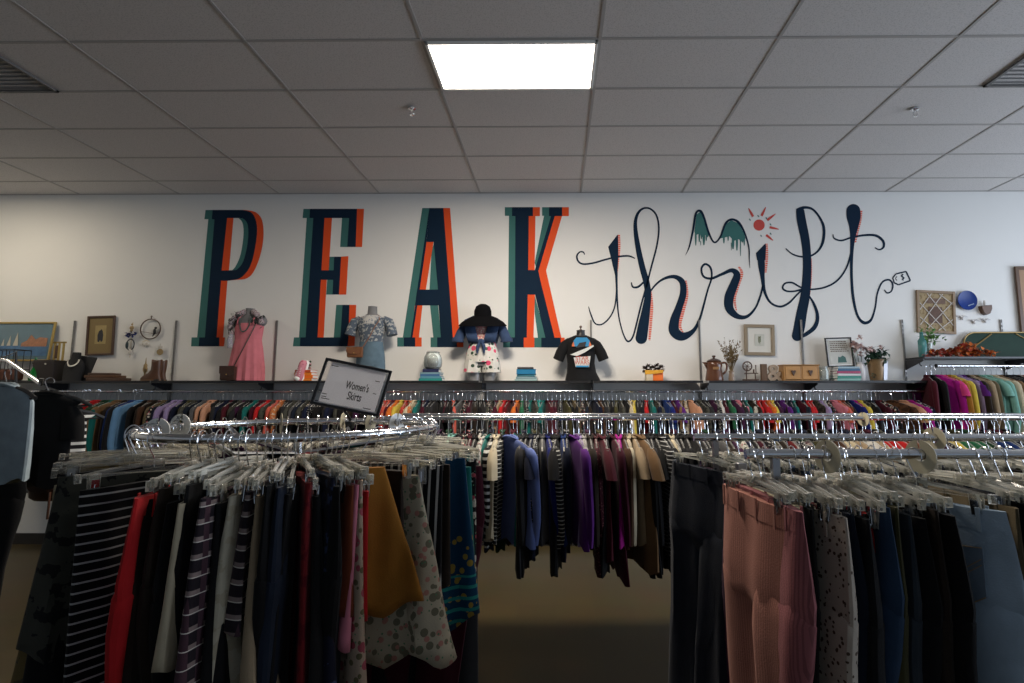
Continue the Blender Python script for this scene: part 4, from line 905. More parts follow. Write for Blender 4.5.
for nm, col, n, c0 in (('red_leaves',(.32,.03,.015),150,-.1),('orange_leaves',(.60,.15,.02),170,.12),('brown_leaves',(.16,.05,.02),70,0)):
    bm = BM()
    for k in range(n):
        x_ = max(-.36, min(.38, R.gauss(c0,.17))); hgt = .04 + .10*math.exp(-((x_-.1)/.16)**2) + .03*math.exp(-((x_+.2)/.1)**2)
        leaf_card(bm, Vector((x_, R.uniform(-.07,.07), R.uniform(.02, hgt))), rvec()+Vector((0,-.4,.3)), Vector((0,0,1)), .055, .04)
    obj(nm, bm, mat(nm, col, .6, noise=.3, nscale=30), o, False)
bm = BM(); tube(bm, [(-.34,0,.02),(-.1,.02,.03),(.1,0,.03),(.36,0,.02)], .006, 6); obj('vine', bm, DWOOD, o)
# green tray, leaning on the wall
p = Vector((atx(1008, D-.10, 340), D-.10, ZR)); o = tag(empty('serving_tray', p), 'large dark green tray with a gilt rim leaning on the higher shelf', 'tray'); o.rotation_euler = (-.2,0,0)
def rrect(w_, h_, r_, n=6):
    out = []
    for cx, cz, a0 in ((w_/2-r_,h_-r_,0),(-w_/2+r_,h_-r_,PI/2),(-w_/2+r_*.35,r_*.35,PI),(w_/2-r_*.35,r_*.35,1.5*PI)):
        rr = r_ if a0 < PI else r_*.35
        for k in range(n+1): a = a0 + PI/2*k/n; out.append((cx+rr*math.cos(a), cz+rr*math.sin(a)))
    return out
ol = rrect(.98,.30,.16); bm = BM(); prism(bm, ol, 0, .012); obj('base', bm, mat('tray_green',(.010,.034,.022),.55,noise=.3,spec=.2), o, False)
bm = BM(); tube(bm, [(x_, -.012, z_) for x_, z_ in ol], .009, 8, closed=True); obj('gilt_rim', bm, mat('rim_gilt',(.26,.17,.05),.4,.4), o)
for s in (-1,1): bm = BM(); tube(bm, [(s*.42,-.006,.05),(s*.36,-.006,.14),(s*.14,-.006,.285)], .007, 6); obj('gilt_band', bm, mat('rim_gilt',(0,0,0)), o)

# ================================================================== clothes racks
RH = 1.545
def tubeobj(name, pts, r, m, parent, n=12, closed=False):
    bm = BM(); tube(bm, pts, r, n, closed=closed); return obj(name, bm, m, parent)
def caster(parent, x, y):
    bm = BM(); tube(bm, [(x, y, .105), (x, y, .06)], .008, 8); box(bm, (x, y, .062), (.034, .05, .008)); wl = None
    c_ = obj('caster', bm, DKMET, parent)
    bm = BM(); tube(bm, [(x - .011, y, .03), (x + .011, y, .03)], .029, 16); obj('wheel', bm, BLACK, c_)
def twin_rack(x0, x1, ya, yb, label):
    """two parallel rails carried on H-shaped ends"""
    o = tag(empty('twin_rail_rack', (x0, (ya+yb)/2, 0)), label, 'clothes rack')
    def loc(v): return (v[0]-x0, v[1]-(ya+yb)/2, v[2])
    for y in (ya, yb):
        tubeobj('rail', [loc((x0-.01, y, RH)), loc(((x0+x1)/2, y, RH)), loc((x1+.01, y, RH))], .0135, CHROME, o, 14)
    ym = (ya+yb)/2
    for x in (x0 + .065, x1 - .065):
        bm = BM(); box(bm, loc((x, ym, (RH + .10)/2 - .035)), (.028, .028, RH - .14), bev=.003); obj('upright', bm, STEEL, o, False)
        bm = BM(); box(bm, loc((x, ym, .115)), (.03, yb-ya+.16, .03), bev=.003); obj('foot_bar', bm, STEEL, o, False)
        bm = BM(); box(bm, loc((x, ym, RH - .15)), (.026, yb-ya+.02, .026), bev=.003)
        for y in (ya, yb): box(bm, loc((x, y, RH - .075)), (.018, .018, .13))
        obj('cross_bar', bm, STEEL, o, False)
        for y in (ya - .05, yb + .05): caster(o, *loc((x, y, 0))[:2])
    return o

# ---- hangers (hanging plane is local y z, the rail runs along local x; origin on the rail axis)
def hook_pts(r=.020):
    return [(0, r*math.cos(a), r*math.sin(a)) for a in [PI*1.12 - PI*1.22*k/12 for k in range(13)]] + [(0, r*.35, -.030), (0, 0, -.042), (0, 0, -.062)]
def clip_hanger():
    bm = BM()
    tube(bm, [(0,-.172,-.066),(0,-.10,-.058),(0,0,-.052),(0,.10,-.058),(0,.172,-.066)], .0052, 6); box(bm, (0,0,-.067), (.003,.30,.006))
    box(bm, (0,0,-.054), (.010,.05,.020), bev=.002)
    for s in (-1,1): box(bm, (0,s*.168,-.068), (.012,.012,.018))
    root = obj('clip_hanger', bm, CLEAR)
    bm = BM(); tube(bm, hook_pts(), .0017, 5); obj('hook', bm, CHROME, root)
    for s in (-1,1):
        bm = BM(); y = s*.135
        for f in (-1,1): box(bm, (f*.006, y, -.086), (.002,.024,.050), Matrix.Rotation(f*.10,3,'Y'), bev=.0006)
        box(bm, (0, y, -.078), (.010,.018,.003))
        cl = obj('clip', bm, CLEAR, root)
        bm = BM(); tube(bm, [(-.0078,y,-.106),(-.0085,y,-.084),(0,y,-.074),(.0085,y,-.084),(.0078,y,-.106)], .0030, 6)
        for f in (-1,1): box(bm, (f*.0096, y, -.088), (.0012,.017,.030), Matrix.Rotation(f*.08,3,'Y'))
        obj('spring', bm, CHROME, cl)
    return root
DZ = .05
def shirt_hanger():
    bm = BM()
    P = bez([(0,-.205,-.125),(0,-.12,-.085),(0,-.03,-.062),(0,0,-.060),(0,.03,-.062),(0,.12,-.085),(0,.205,-.125)],3)
    tube(bm, [p for p in P], .0050, 6); tube(bm, [(0,-.19,-.128),(0,0,-.134),(0,.19,-.128)], .0035, 5)
    bmesh.ops.translate(bm, vec=(0,0,-DZ), verts=bm.verts); me_root = obj('shirt_hanger', bm, CLEAR)
    bm = BM(); tube(bm, hook_pts()[:-1] + [(0,0,-.062-DZ)], .0019, 5); obj('hook', bm, CHROME, me_root)
    return me_root
def merged(root, name):
    """the same hanger as one mesh, for those too far off to show their parts"""
    bm = BM(); mats = []
    def add(o):
        if o.data.materials[0] not in mats: mats.append(o.data.materials[0])
        i = mats.index(o.data.materials[0]); n0 = len(bm.faces); bm.from_mesh(o.data); bm.faces.ensure_lookup_table()
        for f in bm.faces[n0:]: f.material_index = i
        for c in o.children: add(c)
    add(root); return obj(name, bm, mats)
far_clear = clear_mat('clear_plastic_far', (.93,.95,.96), .3)
CH = clip_hanger(); SH = shirt_hanger(); SH1 = merged(SH, 'shirt_hanger_small'); SH1.name = 'shirt_hanger'
used = {}
HL = {}
def place(proto, loc, rz, tilt=0):
    k = id(proto)
    o = proto if k not in used else copy_tree(proto)
    used[k] = 1; o.location = loc; o.rotation_mode = 'ZYX'; o.rotation_euler = (0, tilt, rz)
    return o
def hanger(proto, loc, rz, tilt, label, group):
    o = place(proto, (loc[0], loc[1], loc[2] - .0045), rz, tilt); tag(o, label, 'hanger', group); return o

# ---- garment shapes. Origin on the rail axis; x = thickness, y = width, z down
def fold(y, z, amp, k, ph): return amp * math.sin(k*y + ph + 2.2*z) + amp*.45*math.sin(2.3*k*y - ph*1.7 - 1.3*z)
def drape(levels, seed, n=28, amp0=.0015, kf=36):
    """levels: (z, half width, half thickness, fold amplitude, y centre, x shift)"""
    r = random.Random(seed); ph = r.uniform(0, 6); kk = kf*r.uniform(.8, 1.25); secs = []
    for z, wy, t, am, cy, cx in levels:
        s = []
        for k in range(n):
            a = 2*PI*k/n; ca, sa = math.cos(a), math.sin(a)
            y = cy + wy*math.copysign(abs(ca)**.8, ca); x = t*math.copysign(abs(sa)**.75, sa)
            s.append((cx + x + fold(y, z, am, kk, ph), y, z + am*1.5*math.sin(kk*y+ph)*(1 if z < -.3 else 0)))
        secs.append(s)
    return secs
def interp(levels, m=3):
    out = []
    for a, b in zip(levels, levels[1:]):
        for k in range(m):
            t = k/m; t2 = t*t*(3-2*t) if False else t; out.append(tuple(p*(1-t2)+q*t2 for p, q in zip(a, b)))
    out.append(levels[-1]); return out
ZT = -.100
def g_pants(seed, L_=1.0, w=.185, flare=0):
    r = random.Random(seed); s1 = r.uniform(-.02,.02); bm = BM()
    loft(bm, drape(interp([(ZT,w,.010,.003,0,0),(ZT-.06,w*1.04,.016,.005,0,0),(ZT-.18,w*1.1,.026,.006,0,0),(ZT-.235,w*1.06,.0255,.006,0,0),(ZT-.275,w*.55,.010,.006,0,0)],3), seed, 30))
    for s in (-1,1):
        cx = s*.006
        loft(bm, drape(interp([(ZT-.16,.080,.012,.006,s*w*.50,cx*0),(ZT-.22,.098,.0265,.006,s*w*.55,cx*.3),(ZT-.30,.096,.027,.006,s*w*.53,cx),(ZT-.5,.082,.022,.008,s*w*.50+s1,cx),(ZT-.75,.075+flare*.5,.018,.008,s*w*.47+s1*2,cx),(ZT-L_,.078+flare,.016,.007,s*w*.46+s1*3,cx)],3), seed, 20))
    root = obj('trousers', bm, None)
    bm = BM(); loft(bm, drape([(ZT+.004,w*1.0,.0125,.003,0,0),(ZT-.040,w*1.02,.0155,.0045,0,0)], seed, 30))
    for y in (-.14,-.05,.05,.14):
        for sx in (-1,1): box(bm, (sx*.018, y, ZT-.018), (.003,.009,.052))
    obj('waistband', bm, None, root)
    return root
def g_skirt(seed, L_=.45, w0=.165, w1=.25, t1=.05, am=.014, panels=0):
    bm = BM()
    loft(bm, drape(interp([(ZT,w0,.012,.003,0,0),(ZT-L_*.2,w0*.8+w1*.2,.02,.006,0,0),(ZT-L_*.6,w0*.4+w1*.6,t1*.7,am*.7,0,0),(ZT-L_,w1,t1,am,0,0)],5), seed, 44, kf=34), cap=False)
    root = obj('skirt', bm, None); root.modifiers.new('thickness','SOLIDIFY').thickness = .002
    bm = BM(); loft(bm, drape([(ZT+.003,w0,.014,.003,0,0),(ZT-.032,w0*1.01,.0155,.004,0,0)], seed, 44, kf=34)); obj('waistband', bm, None, root)
    return root
def g_top(seed, L_=.68, sl='long', w=.215, t=.030, name='shirt', one=False):
    r = random.Random(seed); bm = BM(); dz = DZ if seed < 30 else 0
    def low(b): bmesh.ops.translate(b, vec=(0,0,-dz), verts=b.verts); return b
    loft(bm, drape(interp([(-.066,.050,.012,.001,0,0),(-.078,.09,.016,.001,0,0),(-.10,.150,.020,.002,0,0),(-.135,w*.93,.024,.003,0,0),(-.25,w*.98,t,.005,0,0),(-.25-(L_-.25)*.5,w*.97,t*1.0,.008,0,0),(-.05-L_,w*1.06,t*.9,.012,0,0)],2), seed, 26))
    def slv(s):
        lean = r.uniform(-.02,.05); x = r.uniform(-.02,.02); el = r.uniform(0,.03)
        if sl == 'long': P = [(0,s*w*.80,-.115,.026),(0,s*(w*.96),-.16,.044),(x*.5,s*(w*1.05+lean*.5),-.34,.040),(x,s*(w*1.08+lean),-.52,.034),(x*1.3,s*(w*1.05+lean-el),-.66,.030)]
        else: P = [(0,s*w*.80,-.115,.026),(0,s*(w*.98),-.17,.05),(x*.5,s*(w*1.12+lean*.4),-.28,.052)]
        P = bez([(p[0],p[1],p[2],p[3]) for p in P], 2); secs = []
        for p in P:
            secs.append([(p[0]+p[3]*.62*math.cos(a), p[1]+p[3]*math.sin(a), p[2]) for a in [2*PI*k/12 for k in range(12)]])
        return secs
    if one:
        if sl != 'none':
            for s in (-1,1): loft(bm, slv(s))
        tube(bm, [(.014*math.cos(a), .062*math.sin(a), -.062+.008*math.cos(2*a)) for a in [2*PI*k/14 for k in range(14)]], .009, 5, closed=True)
        return obj(name, low(bm), None)
    root = obj(name, low(bm), None)
    if sl != 'none':
        for s in (-1,1): b2 = BM(); loft(b2, slv(s)); obj('sleeve', low(b2), None, root)
    b2 = BM(); tube(b2, [(.016*math.cos(a), .064*math.sin(a), -.062+.008*math.cos(2*a)) for a in [2*PI*k/18 for k in range(18)]], .010, 6, closed=True); obj('collar', low(b2), None, root)
    return root
def setmat(o, m, over=None):
    """cloth on this copy only"""
    if o.type == 'MESH':
        if not o.data.materials: o.data.materials.append(m)
        if len(o.material_slots) == 1:
            o.material_slots[0].link = 'OBJECT'; o.material_slots[0].material = (over or {}).get(o.name.split('.')[0], m)
    for c in o.children: setmat(c, m, over)
PROTO = {}
def garment(key, builder, *a, **k):
    """first call builds a shape, later ones copy it"""
    kk = (key, a, tuple(sorted(k.items())))
    if kk not in PROTO: PROTO[kk] = builder(*a, **k); o = PROTO[kk]
    else: o = copy_tree(PROTO[kk])
    return o

# ---- cloths (colour words are what the labels use)
FAB = {
 'black': ((.008,.008,.009),), 'charcoal': ((.03,.03,.033),), 'dark brown': ((.028,.018,.012),), 'grey': ((.14,.14,.145),), 'light grey': ((.32,.31,.30),),
 'navy': ((.008,.013,.04),), 'white': ((.58,.56,.52),), 'cream': ((.50,.43,.30),), 'beige': ((.33,.25,.16),), 'tan': ((.26,.15,.07),), 'brown': ((.09,.04,.02),),
 'red': ((.42,.012,.014),), 'dark red': ((.16,.008,.012),), 'maroon': ((.10,.010,.022),), 'burgundy': ((.075,.006,.02),), 'pink': ((.55,.18,.24),), 'hot pink': ((.60,.05,.20),),
 'rust': ((.24,.055,.022),), 'orange': ((.55,.13,.02),), 'mustard': ((.30,.125,.018),), 'yellow': ((.55,.42,.06),), 'olive': ((.075,.07,.025),), 'forest green': ((.012,.06,.025),),
 'green': ((.03,.19,.09),), 'teal': ((.01,.19,.17),), 'mint': ((.18,.38,.32),), 'turquoise': ((.02,.30,.28),), 'blue': ((.015,.05,.22),), 'royal blue': ((.01,.02,.20),),
 'sky blue': ((.12,.25,.42),), 'periwinkle': ((.13,.18,.42),), 'lavender': ((.27,.21,.38),), 'purple': ((.13,.02,.24),), 'magenta': ((.32,.008,.20),), 'plum': ((.065,.015,.06),), 'khaki': ((.17,.13,.07),),
 'peach': ((.52,.27,.17),), 'coral': ((.52,.10,.07),),
 'dark denim': ((.014,.022,.042),'denim'), 'blue denim': ((.035,.075,.15),'denim'), 'light denim': ((.15,.25,.36),'denim'), 'pale denim': ((.36,.46,.56),'denim'), 'black denim': ((.012,.012,.014),'denim'), 'grey denim': ((.05,.065,.085),'denim'),
 'black and white striped': ((.012,.012,.014),'hstripe',(.5,.5,.48)), 'black thin striped': ((.010,.010,.012),'thin',(.4,.4,.4)), 'pinstriped black': ((.010,.010,.012),'vstripe',(.45,.44,.42)),
 'red plaid': ((.2,.02,.02),'plaid',(.02,.02,.03),(.3,.25,.2)), 'dark plaid': ((.03,.022,.03),'plaid',(.22,.17,.16),(.06,.03,.04)), 'blue plaid': ((.03,.06,.14),'plaid',(.3,.3,.3),(.01,.02,.04)),
 'black floral': ((.010,.010,.012),'floral',(.45,.40,.34),(.35,.06,.08)), 'cream floral': ((.46,.41,.30),'floral',(.16,.15,.10),(.42,.20,.16)), 'grey floral': ((.085,.085,.068),'speckle',(.012,.012,.012)),
 'burgundy floral': ((.075,.010,.022),'dots',(.22,.09,.09)), 'navy floral': ((.01,.015,.05),'floral',(.4,.4,.45),(.3,.08,.1)), 'gold leaf print': ((.22,.16,.06),'speckle',(.06,.05,.03)),
 'leopard print': ((.46,.40,.33),'dots',(.07,.045,.03)), 'polka dot': ((.012,.012,.016),'dots',(.5,.5,.48)), 'teal dotted': ((.01,.14,.13),'dots',(.4,.45,.4)),
 'red lace': ((.28,.02,.025),'speckle',(.10,.005,.01)), 'red floral': ((.40,.04,.03),'floral',(.5,.3,.15),(.2,.02,.02)), 'orange print': ((.50,.16,.05),'floral',(.5,.4,.3),(.3,.03,.03)),
 'peacock blue bordered': ((.008,.075,.17),'border',(.30,.22,.04),(.02,.22,.20)), 'paisley': ((.40,.30,.22),'floral',(.30,.06,.08),(.12,.10,.05)), 'white floral': ((.50,.48,.43),'floral',(.05,.06,.05),(.35,.1,.12)),
 'cream lace': ((.40,.34,.22),'speckle',(.24,.19,.11)), 'mauve corduroy': ((.34,.115,.125),'cord'), 'dusty pink corduroy': ((.44,.185,.14),'cord'), 'cream textured': ((.46,.42,.32),'speckle',(.36,.32,.23)),
 'dark galaxy print': ((.010,.012,.03),'speckle',(.035,.05,.11)), 'zebra striped': ((.02,.02,.02),'thin',(.5,.5,.46)), 'brown fluffy': ((.12,.05,.02),'speckle',(.03,.012,.006)),
 'tan checked': ((.30,.20,.10),'plaid',(.1,.05,.03),(.4,.35,.25)), 'blue striped': ((.03,.07,.2),'hstripe',(.45,.48,.5)),
}
def cloth(n):
    f = FAB[n]; k_ = .55 if max(f[0]) < .3 else .9; f = (tuple(c*k_ for c in f[0]),) + f[1:]
    return fabric('cloth_' + n.replace(' ', '_'), f[0], f[1] if len(f) > 1 else None, f[2] if len(f) > 2 else (.8,.8,.78), f[3] if len(f) > 3 else None)
ROWS = {}
def row_label(row): ROWS.setdefault(row, []); return ROWS[row]
def put(o, col, noun, row, loc, rz, tilt=0, label=None, group=None, over=None, sz=1.0, name=None):
    setmat(o, cloth(col), {k: (cloth(v) if isinstance(v, str) else v) for k, v in (over or {}).items()})
    o.location = loc; o.rotation_mode = 'ZYX'; o.rotation_euler = (0, tilt, rz); o.scale = (sz, 1, 1)
    o['category'] = noun
    if name: o.name = name
    if group: o['group'] = group
    if label: o['label'] = label
    else: row_label(row).append([o, col, noun, loc])
    return o
def proj(P):
    v = CR.transposed() @ (Vector(P) - Vector((0, 0, CAMZ)))
    return PX + F*v.x/-v.z, PY - F*v.y/-v.z
SLEEVE = ['long', 'short', 'none']
DARKS = ['black','charcoal','navy','dark brown','maroon','dark denim','plum','forest green','burgundy','black floral','polka dot','black denim','navy floral','dark plaid','grey floral','pinstriped black','olive','dark galaxy print']
class Pick:
    """dark cloth colours in an order where no three in a row come twice"""
    def __init__(s, seed, pool): s.r = random.Random(seed); s.pool = pool; s.seen = set(); s.hist = ['-', '-']
    def push(s, c): s.seen.add((s.hist[0], s.hist[1], c)); s.hist = [s.hist[1], c]
    def next(s, nxt=None):
        for _ in range(60):
            c = s.r.choice(s.pool)
            if c not in s.hist and (s.hist[0], s.hist[1], c) not in s.seen: break
        s.push(c); return c

# ------------------------------------------------------------------ round rack of skirts and trousers
RCx, RCy, RR, RRH = atx(300, 1.93), 1.93, .466, 1.577
rr = tag(empty('round_clothes_rack', (RCx, RCy, 0)), 'round chrome clothes rack crowded with skirts and trousers', 'clothes rack')
bm = BM(); tube(bm, [(RR*math.cos(a), RR*math.sin(a), RRH) for a in [2*PI*k/72 for k in range(72)]], .0135, 12, closed=True); obj('ring_rail', bm, CHROME, rr)
for k in range(3):
    a = .5 + 2*PI*k/3; c_, s_ = math.cos(a), math.sin(a)
    bm = BM(); tube(bm, [(c_*(RR-.005), s_*(RR-.005), RRH-.01), (c_*RR*.8, s_*RR*.8, RRH-.05), (0,0,RRH-.09)], .008, 8); obj('support_arm', bm, CHROME, rr)
for k in range(4):
    a = .3 + PI/2*k; c_, s_ = math.cos(a), math.sin(a)
    bm = BM(); tube(bm, [(0,0,.16),(c_*.40,s_*.40,.10)], .012, 8); obj('leg', bm, CHROME, rr); caster(rr, c_*.40, s_*.40)
tubeobj('pole', [(0,0,.10),(0,0,RRH-.05)], .016, CHROME, rr)
def ang_for(px, rad=RR+.16):
    fx = {38: -152, 60: -144, 84: -129, 96: -137, 108: -115}
    if px in fx: return math.radians(fx[px])
    best = None
    for k in range(330, 721):
        th = -PI*1.02 + PI*1.04*k/720
        x, _ = proj((RCx + rad*math.cos(th), RCy + rad*math.sin(th), 1.46))
        e = abs(x-px)
        if best is None or e < best[0]: best = (e, th)
    return best[1]
LASTH = ['']
HGR = 'clear plastic clip hanger with chrome hook on the round rack'
def ring(th, col, kind, label=None, twist=0, drop=0, noun=None, **k):
    x, y = RCx + RR*math.cos(th), RCy + RR*math.sin(th); jt = .06 if label is not None or th < 0 else .2; rz = th - PI/2 + twist + R.uniform(-jt,jt)
    if kind == 'skirt': o = garment('skirt', g_skirt, **k); noun = noun or 'skirt'
    else: o = garment('pants', g_pants, **k); noun = noun or 'trousers'
    tl = R.uniform(-.05,.05); hs = R.uniform(.85,1.5)
    put(o, col, noun, 'round', (x, y, RRH - .085*(hs-1)), rz, tl, label, over=None)
    h = hanger(CH, (x, y, RRH), rz + R.uniform(-.06,.06), tl, HGR, 'clip hangers on the round rack'); h.scale = (1,1,hs); LASTH[0] = h.name; return o
FR = [ # outer edge pixel, colour, kind, shape, twist, label
 (38,'gold leaf print','skirt',dict(seed=1,L_=.66,w1=.22,w0=.15,t1=.03),0.05,'long gold leaf patterned skirt at the outer side of the round rack'),
 (60,'cream lace','skirt',dict(seed=4,L_=.50,w1=.17,t1=.03),0.10,None),
 (84,'grey floral','skirt',dict(seed=2,L_=.44,w1=.20,w0=.16,t1=.035),-0.15,'grey black floral short skirt hanging before the striped skirt'),
 (96,'black','skirt',dict(seed=3,L_=.62,w1=.2,t1=.035),0.30,None),
 (108,'black thin striped','skirt',dict(seed=4,L_=.85,w1=.19,t1=.03),0.00,None),
 (127,'red','trousers',dict(seed=1),0.35,None),
 (150,'dark brown','trousers',dict(seed=2,flare=.03),0.00,None),
 (165,'dark brown','trousers',dict(seed=3,flare=.03),0.00,None),
 (174,'black','trousers',dict(seed=4),0.00,None),
 (187,'cream','skirt',dict(seed=6,L_=.34,w1=.18,t1=.035),0.00,None),
 (198,'black','trousers',dict(seed=1),0.00,None),
 (209,'dark plaid','skirt',dict(seed=7,L_=.56,w1=.2,t1=.035),0.00,None),
 (221,'black','skirt',dict(seed=3,L_=.62,w1=.2,t1=.035),0.00,None),
 (236,'cream textured','skirt',dict(seed=8,L_=.50,w1=.19,t1=.04),0.00,None),
 (248,'dark plaid','skirt',dict(seed=5,L_=.30,w1=.18,t1=.03),0.00,None),
 (259,'beige','skirt',dict(seed=8,L_=.50,w1=.19,t1=.04),0.00,None),
 (271,'black','trousers',dict(seed=4),0.00,None),
 (282,'dark denim','trousers',dict(seed=2,flare=.03),0.00,None),
 (294,'black','skirt',dict(seed=9,L_=.70,w1=.2,t1=.03),0.00,None),
 (305,'red lace','skirt',dict(seed=9,L_=.54,w1=.18,t1=.022),0.05,None),
 (315,'black','skirt',dict(seed=3,L_=.62,w1=.2,t1=.035),0.00,None),
 (326,'dark galaxy print','skirt',dict(seed=7,L_=.56,w1=.2,t1=.035),0.15,None),
 (337,'black','trousers',dict(seed=1),0.00,None),
 (345,'rust','skirt',dict(seed=5,L_=.30,w1=.18,t1=.03),0.10,None),
 (352,'paisley','skirt',dict(seed=7,L_=.56,w1=.2,t1=.035),0.20,None),
 (360,'pink','skirt',dict(seed=10,L_=.40,w1=.18,t1=.03),0.00,None),
 (368,'red','skirt',dict(seed=5,L_=.30,w1=.18,t1=.03),0.00,None),
 (380,'mustard','skirt',dict(seed=11,L_=.37,w0=.045,w1=.165,t1=.03),0.95,'mustard wrap skirt hanging at the front of the round rack'),
 (405,'dark brown','skirt',dict(seed=16,L_=.34,w0=.12,w1=.13,t1=.035),0.10,None),
 (412,'cream floral','skirt',dict(seed=12,L_=.50,w0=.13,w1=.24,t1=.05),0.50,None),
 (433,'pinstriped black','skirt',dict(seed=13,L_=.48,w1=.18,t1=.04),0.25,None),
 (445,'dark brown','skirt',dict(seed=6,L_=.34,w1=.18,t1=.035),0.10,None),
 (457,'peacock blue bordered','skirt',dict(seed=14,L_=.50,w1=.2,t1=.045),0.35,'peacock blue skirt with a gold bordered hem'),
 (468,'teal','skirt',dict(seed=5,L_=.30,w1=.18,t1=.03),0.10,None),
 (476,'black floral','skirt',dict(seed=8,L_=.50,w1=.19,t1=.04),0.20,None),
]
rw = Pick(5, DARKS)
for px, col, kind, k, tw, lb in FR:
    th = ang_for(px); o = ring(th, col, kind, lb, tw, **k)
    if px in (84, 127, 187, 209): o.location += Vector((math.cos(th), math.sin(th), 0)) * (.0 if px == 84 else .035)
    if col == 'mustard': o.location += Vector((math.cos(th), math.sin(th), .03)) * .09; bpy.data.objects[LASTH[0]].location += Vector((math.cos(th), math.sin(th), .03)) * .05
    if lb: row_label('round').append([None, col, '-', None])
th_ = .02
for k in range(40):
    th_ += .087
    if th_ > PI + .42: break
    col = rw.next(); sk = k % 3
    ring(th_, col, 'skirt' if sk else 'trousers', None, 0, **(dict(seed=3+k % 3,L_=[.62,.85,.30][k % 3],w1=[.2,.19,.18][k % 3],t1=[.035,.03,.03][k % 3]) if sk else dict(seed=1+k % 4) if k % 4 in (0,3) else dict(seed=1)))
# framed sign on the round rack
def size_disc(loc, rz, txt, label, m=WHITEP, r=.043, grp='size discs on the rails'):
    bm = BM(); n = 32
    ro = [(r*math.cos(2*PI*k/n), r*math.sin(2*PI*k/n)) for k in range(n)]; ri = [(.016*math.cos(2*PI*k/n), .016*math.sin(2*PI*k/n)+.004) for k in range(n)]
    vs = [[bm.verts.new((p[0], y, p[1])) for p in ring_] for ring_, y in ((ro,-.0012),(ri,-.0012),(ro,.0012),(ri,.0012))]
    for k in range(n):
        j = (k+1) % n
        if k in (7,): continue
        bm.faces.new((vs[0][k], vs[0][j], vs[1][j], vs[1][k])); bm.faces.new((vs[2][k], vs[3][k], vs[3][j], vs[2][j]))
        bm.faces.new((vs[0][k], vs[2][k], vs[2][j], vs[0][j])); bm.faces.new((vs[1][k], vs[1][j], vs[3][j], vs[3][k]))
    o = obj('size_disc', bm, m, None, False); o.location = loc; o.rotation_euler = (0, 0, rz); tag(o, label, 'size marker', grp)
    if txt:
        text_mesh(txt, .018, INK, o, (-.001, -.0016, .029), sx=.9, ext=.0002)
    return o
def ringp(th, dz=-.006): return (RCx + RR*math.cos(th), RCy + RR*math.sin(th), RRH + dz)
size_disc(ringp(-3.02), 0.05, 'S', 'white size disc marked S at the end of the round rack')
size_disc(ringp(3.02, .004), -.15, 'XXL', 'white size disc marked XXL behind the S disc', grp='size discs on the rails')
for th, m, lb in ((2.16, CREAMP, 'cream size disc on the far side of the round rack below the pink dress'), (1.35, CREAMP, 'cream size disc on the far side of the round rack beneath the sign'), (1.05, WHITEP, 'white size disc on the far side of the round rack past the sign'), (1.62, CREAMP, 'cream size disc just behind the sign post')):
    size_disc(ringp(th), th, None, lb, m)
sx_, sy_ = atx(351, 2.33), 2.33
sg = tag(empty('framed_sign', (sx_, sy_, RRH)), 'black framed hand lettered sign above the round rack', 'sign')
ctr = at(352, 387, 2.28) - Vector((sx_, sy_, RRH))
face = bpy.data.objects.new('sign_frame', None); 
Mrot = Matrix.Rotation(math.radians(9.5), 4, 'Y') @ Matrix.Rotation(-.30, 4, 'X') @ Matrix.Rotation(.12, 4, 'Z')
def sgo(name, bm, m):
    bmesh.ops.transform(bm, matrix=Matrix.Translation(ctr) @ Mrot, verts=bm.verts); return obj(name, bm, m, sg, False)
bpy.data.objects.remove(face)
W_, H_ = .282, .205
def paper_mat():
    m, nt, b = nodes('sign_paper'); b.inputs['Base Color'].default_value = (.92,.93,.97,1); b.inputs['Roughness'].default_value = .4
    t = N(nt, 'ShaderNodeBsdfTranslucent'); t.inputs[0].default_value = (.92,.93,.97,1); x = N(nt, 'ShaderNodeMixShader'); x.inputs[0].default_value = .6
    nt.links.new(b.outputs[0], x.inputs[1]); nt.links.new(t.outputs[0], x.inputs[2]); nt.links.new(x.outputs[0], nt.nodes['Material Output'].inputs[0]); return m
bm = BM()
for s in (-1,1): box(bm, (s*(W_/2-.005),0,0), (.011,.012,H_), bev=.002); box(bm, (0,0,s*(H_/2-.005)), (W_-.02,.012,.011), bev=.002)
sgo('frame', bm, BLACK)
bm = BM(); box(bm, (.004,.001,0), (W_-.05,.0015,H_-.024)); sgo('paper', bm, paper_mat())
bm = BM(); box(bm, (0,-.0035,0), (W_-.022,.001,H_-.022))
bmesh.ops.subdivide_edges(bm, edges=bm.edges, cuts=14, use_grid_fill=True)
for v in bm.verts: v.co.y += .0016*math.sin(v.co.x*26+v.co.z*30) + .001*math.sin(v.co.x*70-v.co.z*45)
g = sgo('clear_sleeve', bm, clear_mat('sleeve_film', (.97,.97,.97), .0, .05))
for p in g.data.polygons: p.use_smooth = True
for i, (t, z, s_) in enumerate((("Women's", .004, .040), ('Skirts', -.040, .042))):
    c = bpy.data.curves.new('w', 'FONT'); c.body = t; c.size = s_; c.align_x = 'CENTER'; c.align_y = 'CENTER'; c.extrude = .0003; c.offset = .0007
    to = bpy.data.objects.new('w', c); me = bpy.data.meshes.new_from_object(to); bpy.data.objects.remove(to); me.materials.append(INK)
    me.transform(Matrix.Translation(ctr) @ Mrot @ Matrix.Translation((.022, -.0006, z)) @ Matrix.Rotation(PI/2, 4, 'X') @ Matrix.Diagonal((.62, 1.15, 1, 1)))
    link('lettering', me, sg)
bm = BM()
for x_, z_, w_ in ((-.095,.075,.03),(-.1,-.05,.02),(-.09,-.07,.035),(.095,.045,.02),(.098,-.01,.014),(.085,-.078,.032),(-.098,-.062,.02)): box(bm, (x_,-.0004,z_), (w_,.001,.003))
sgo('marker_strokes', bm, INK)
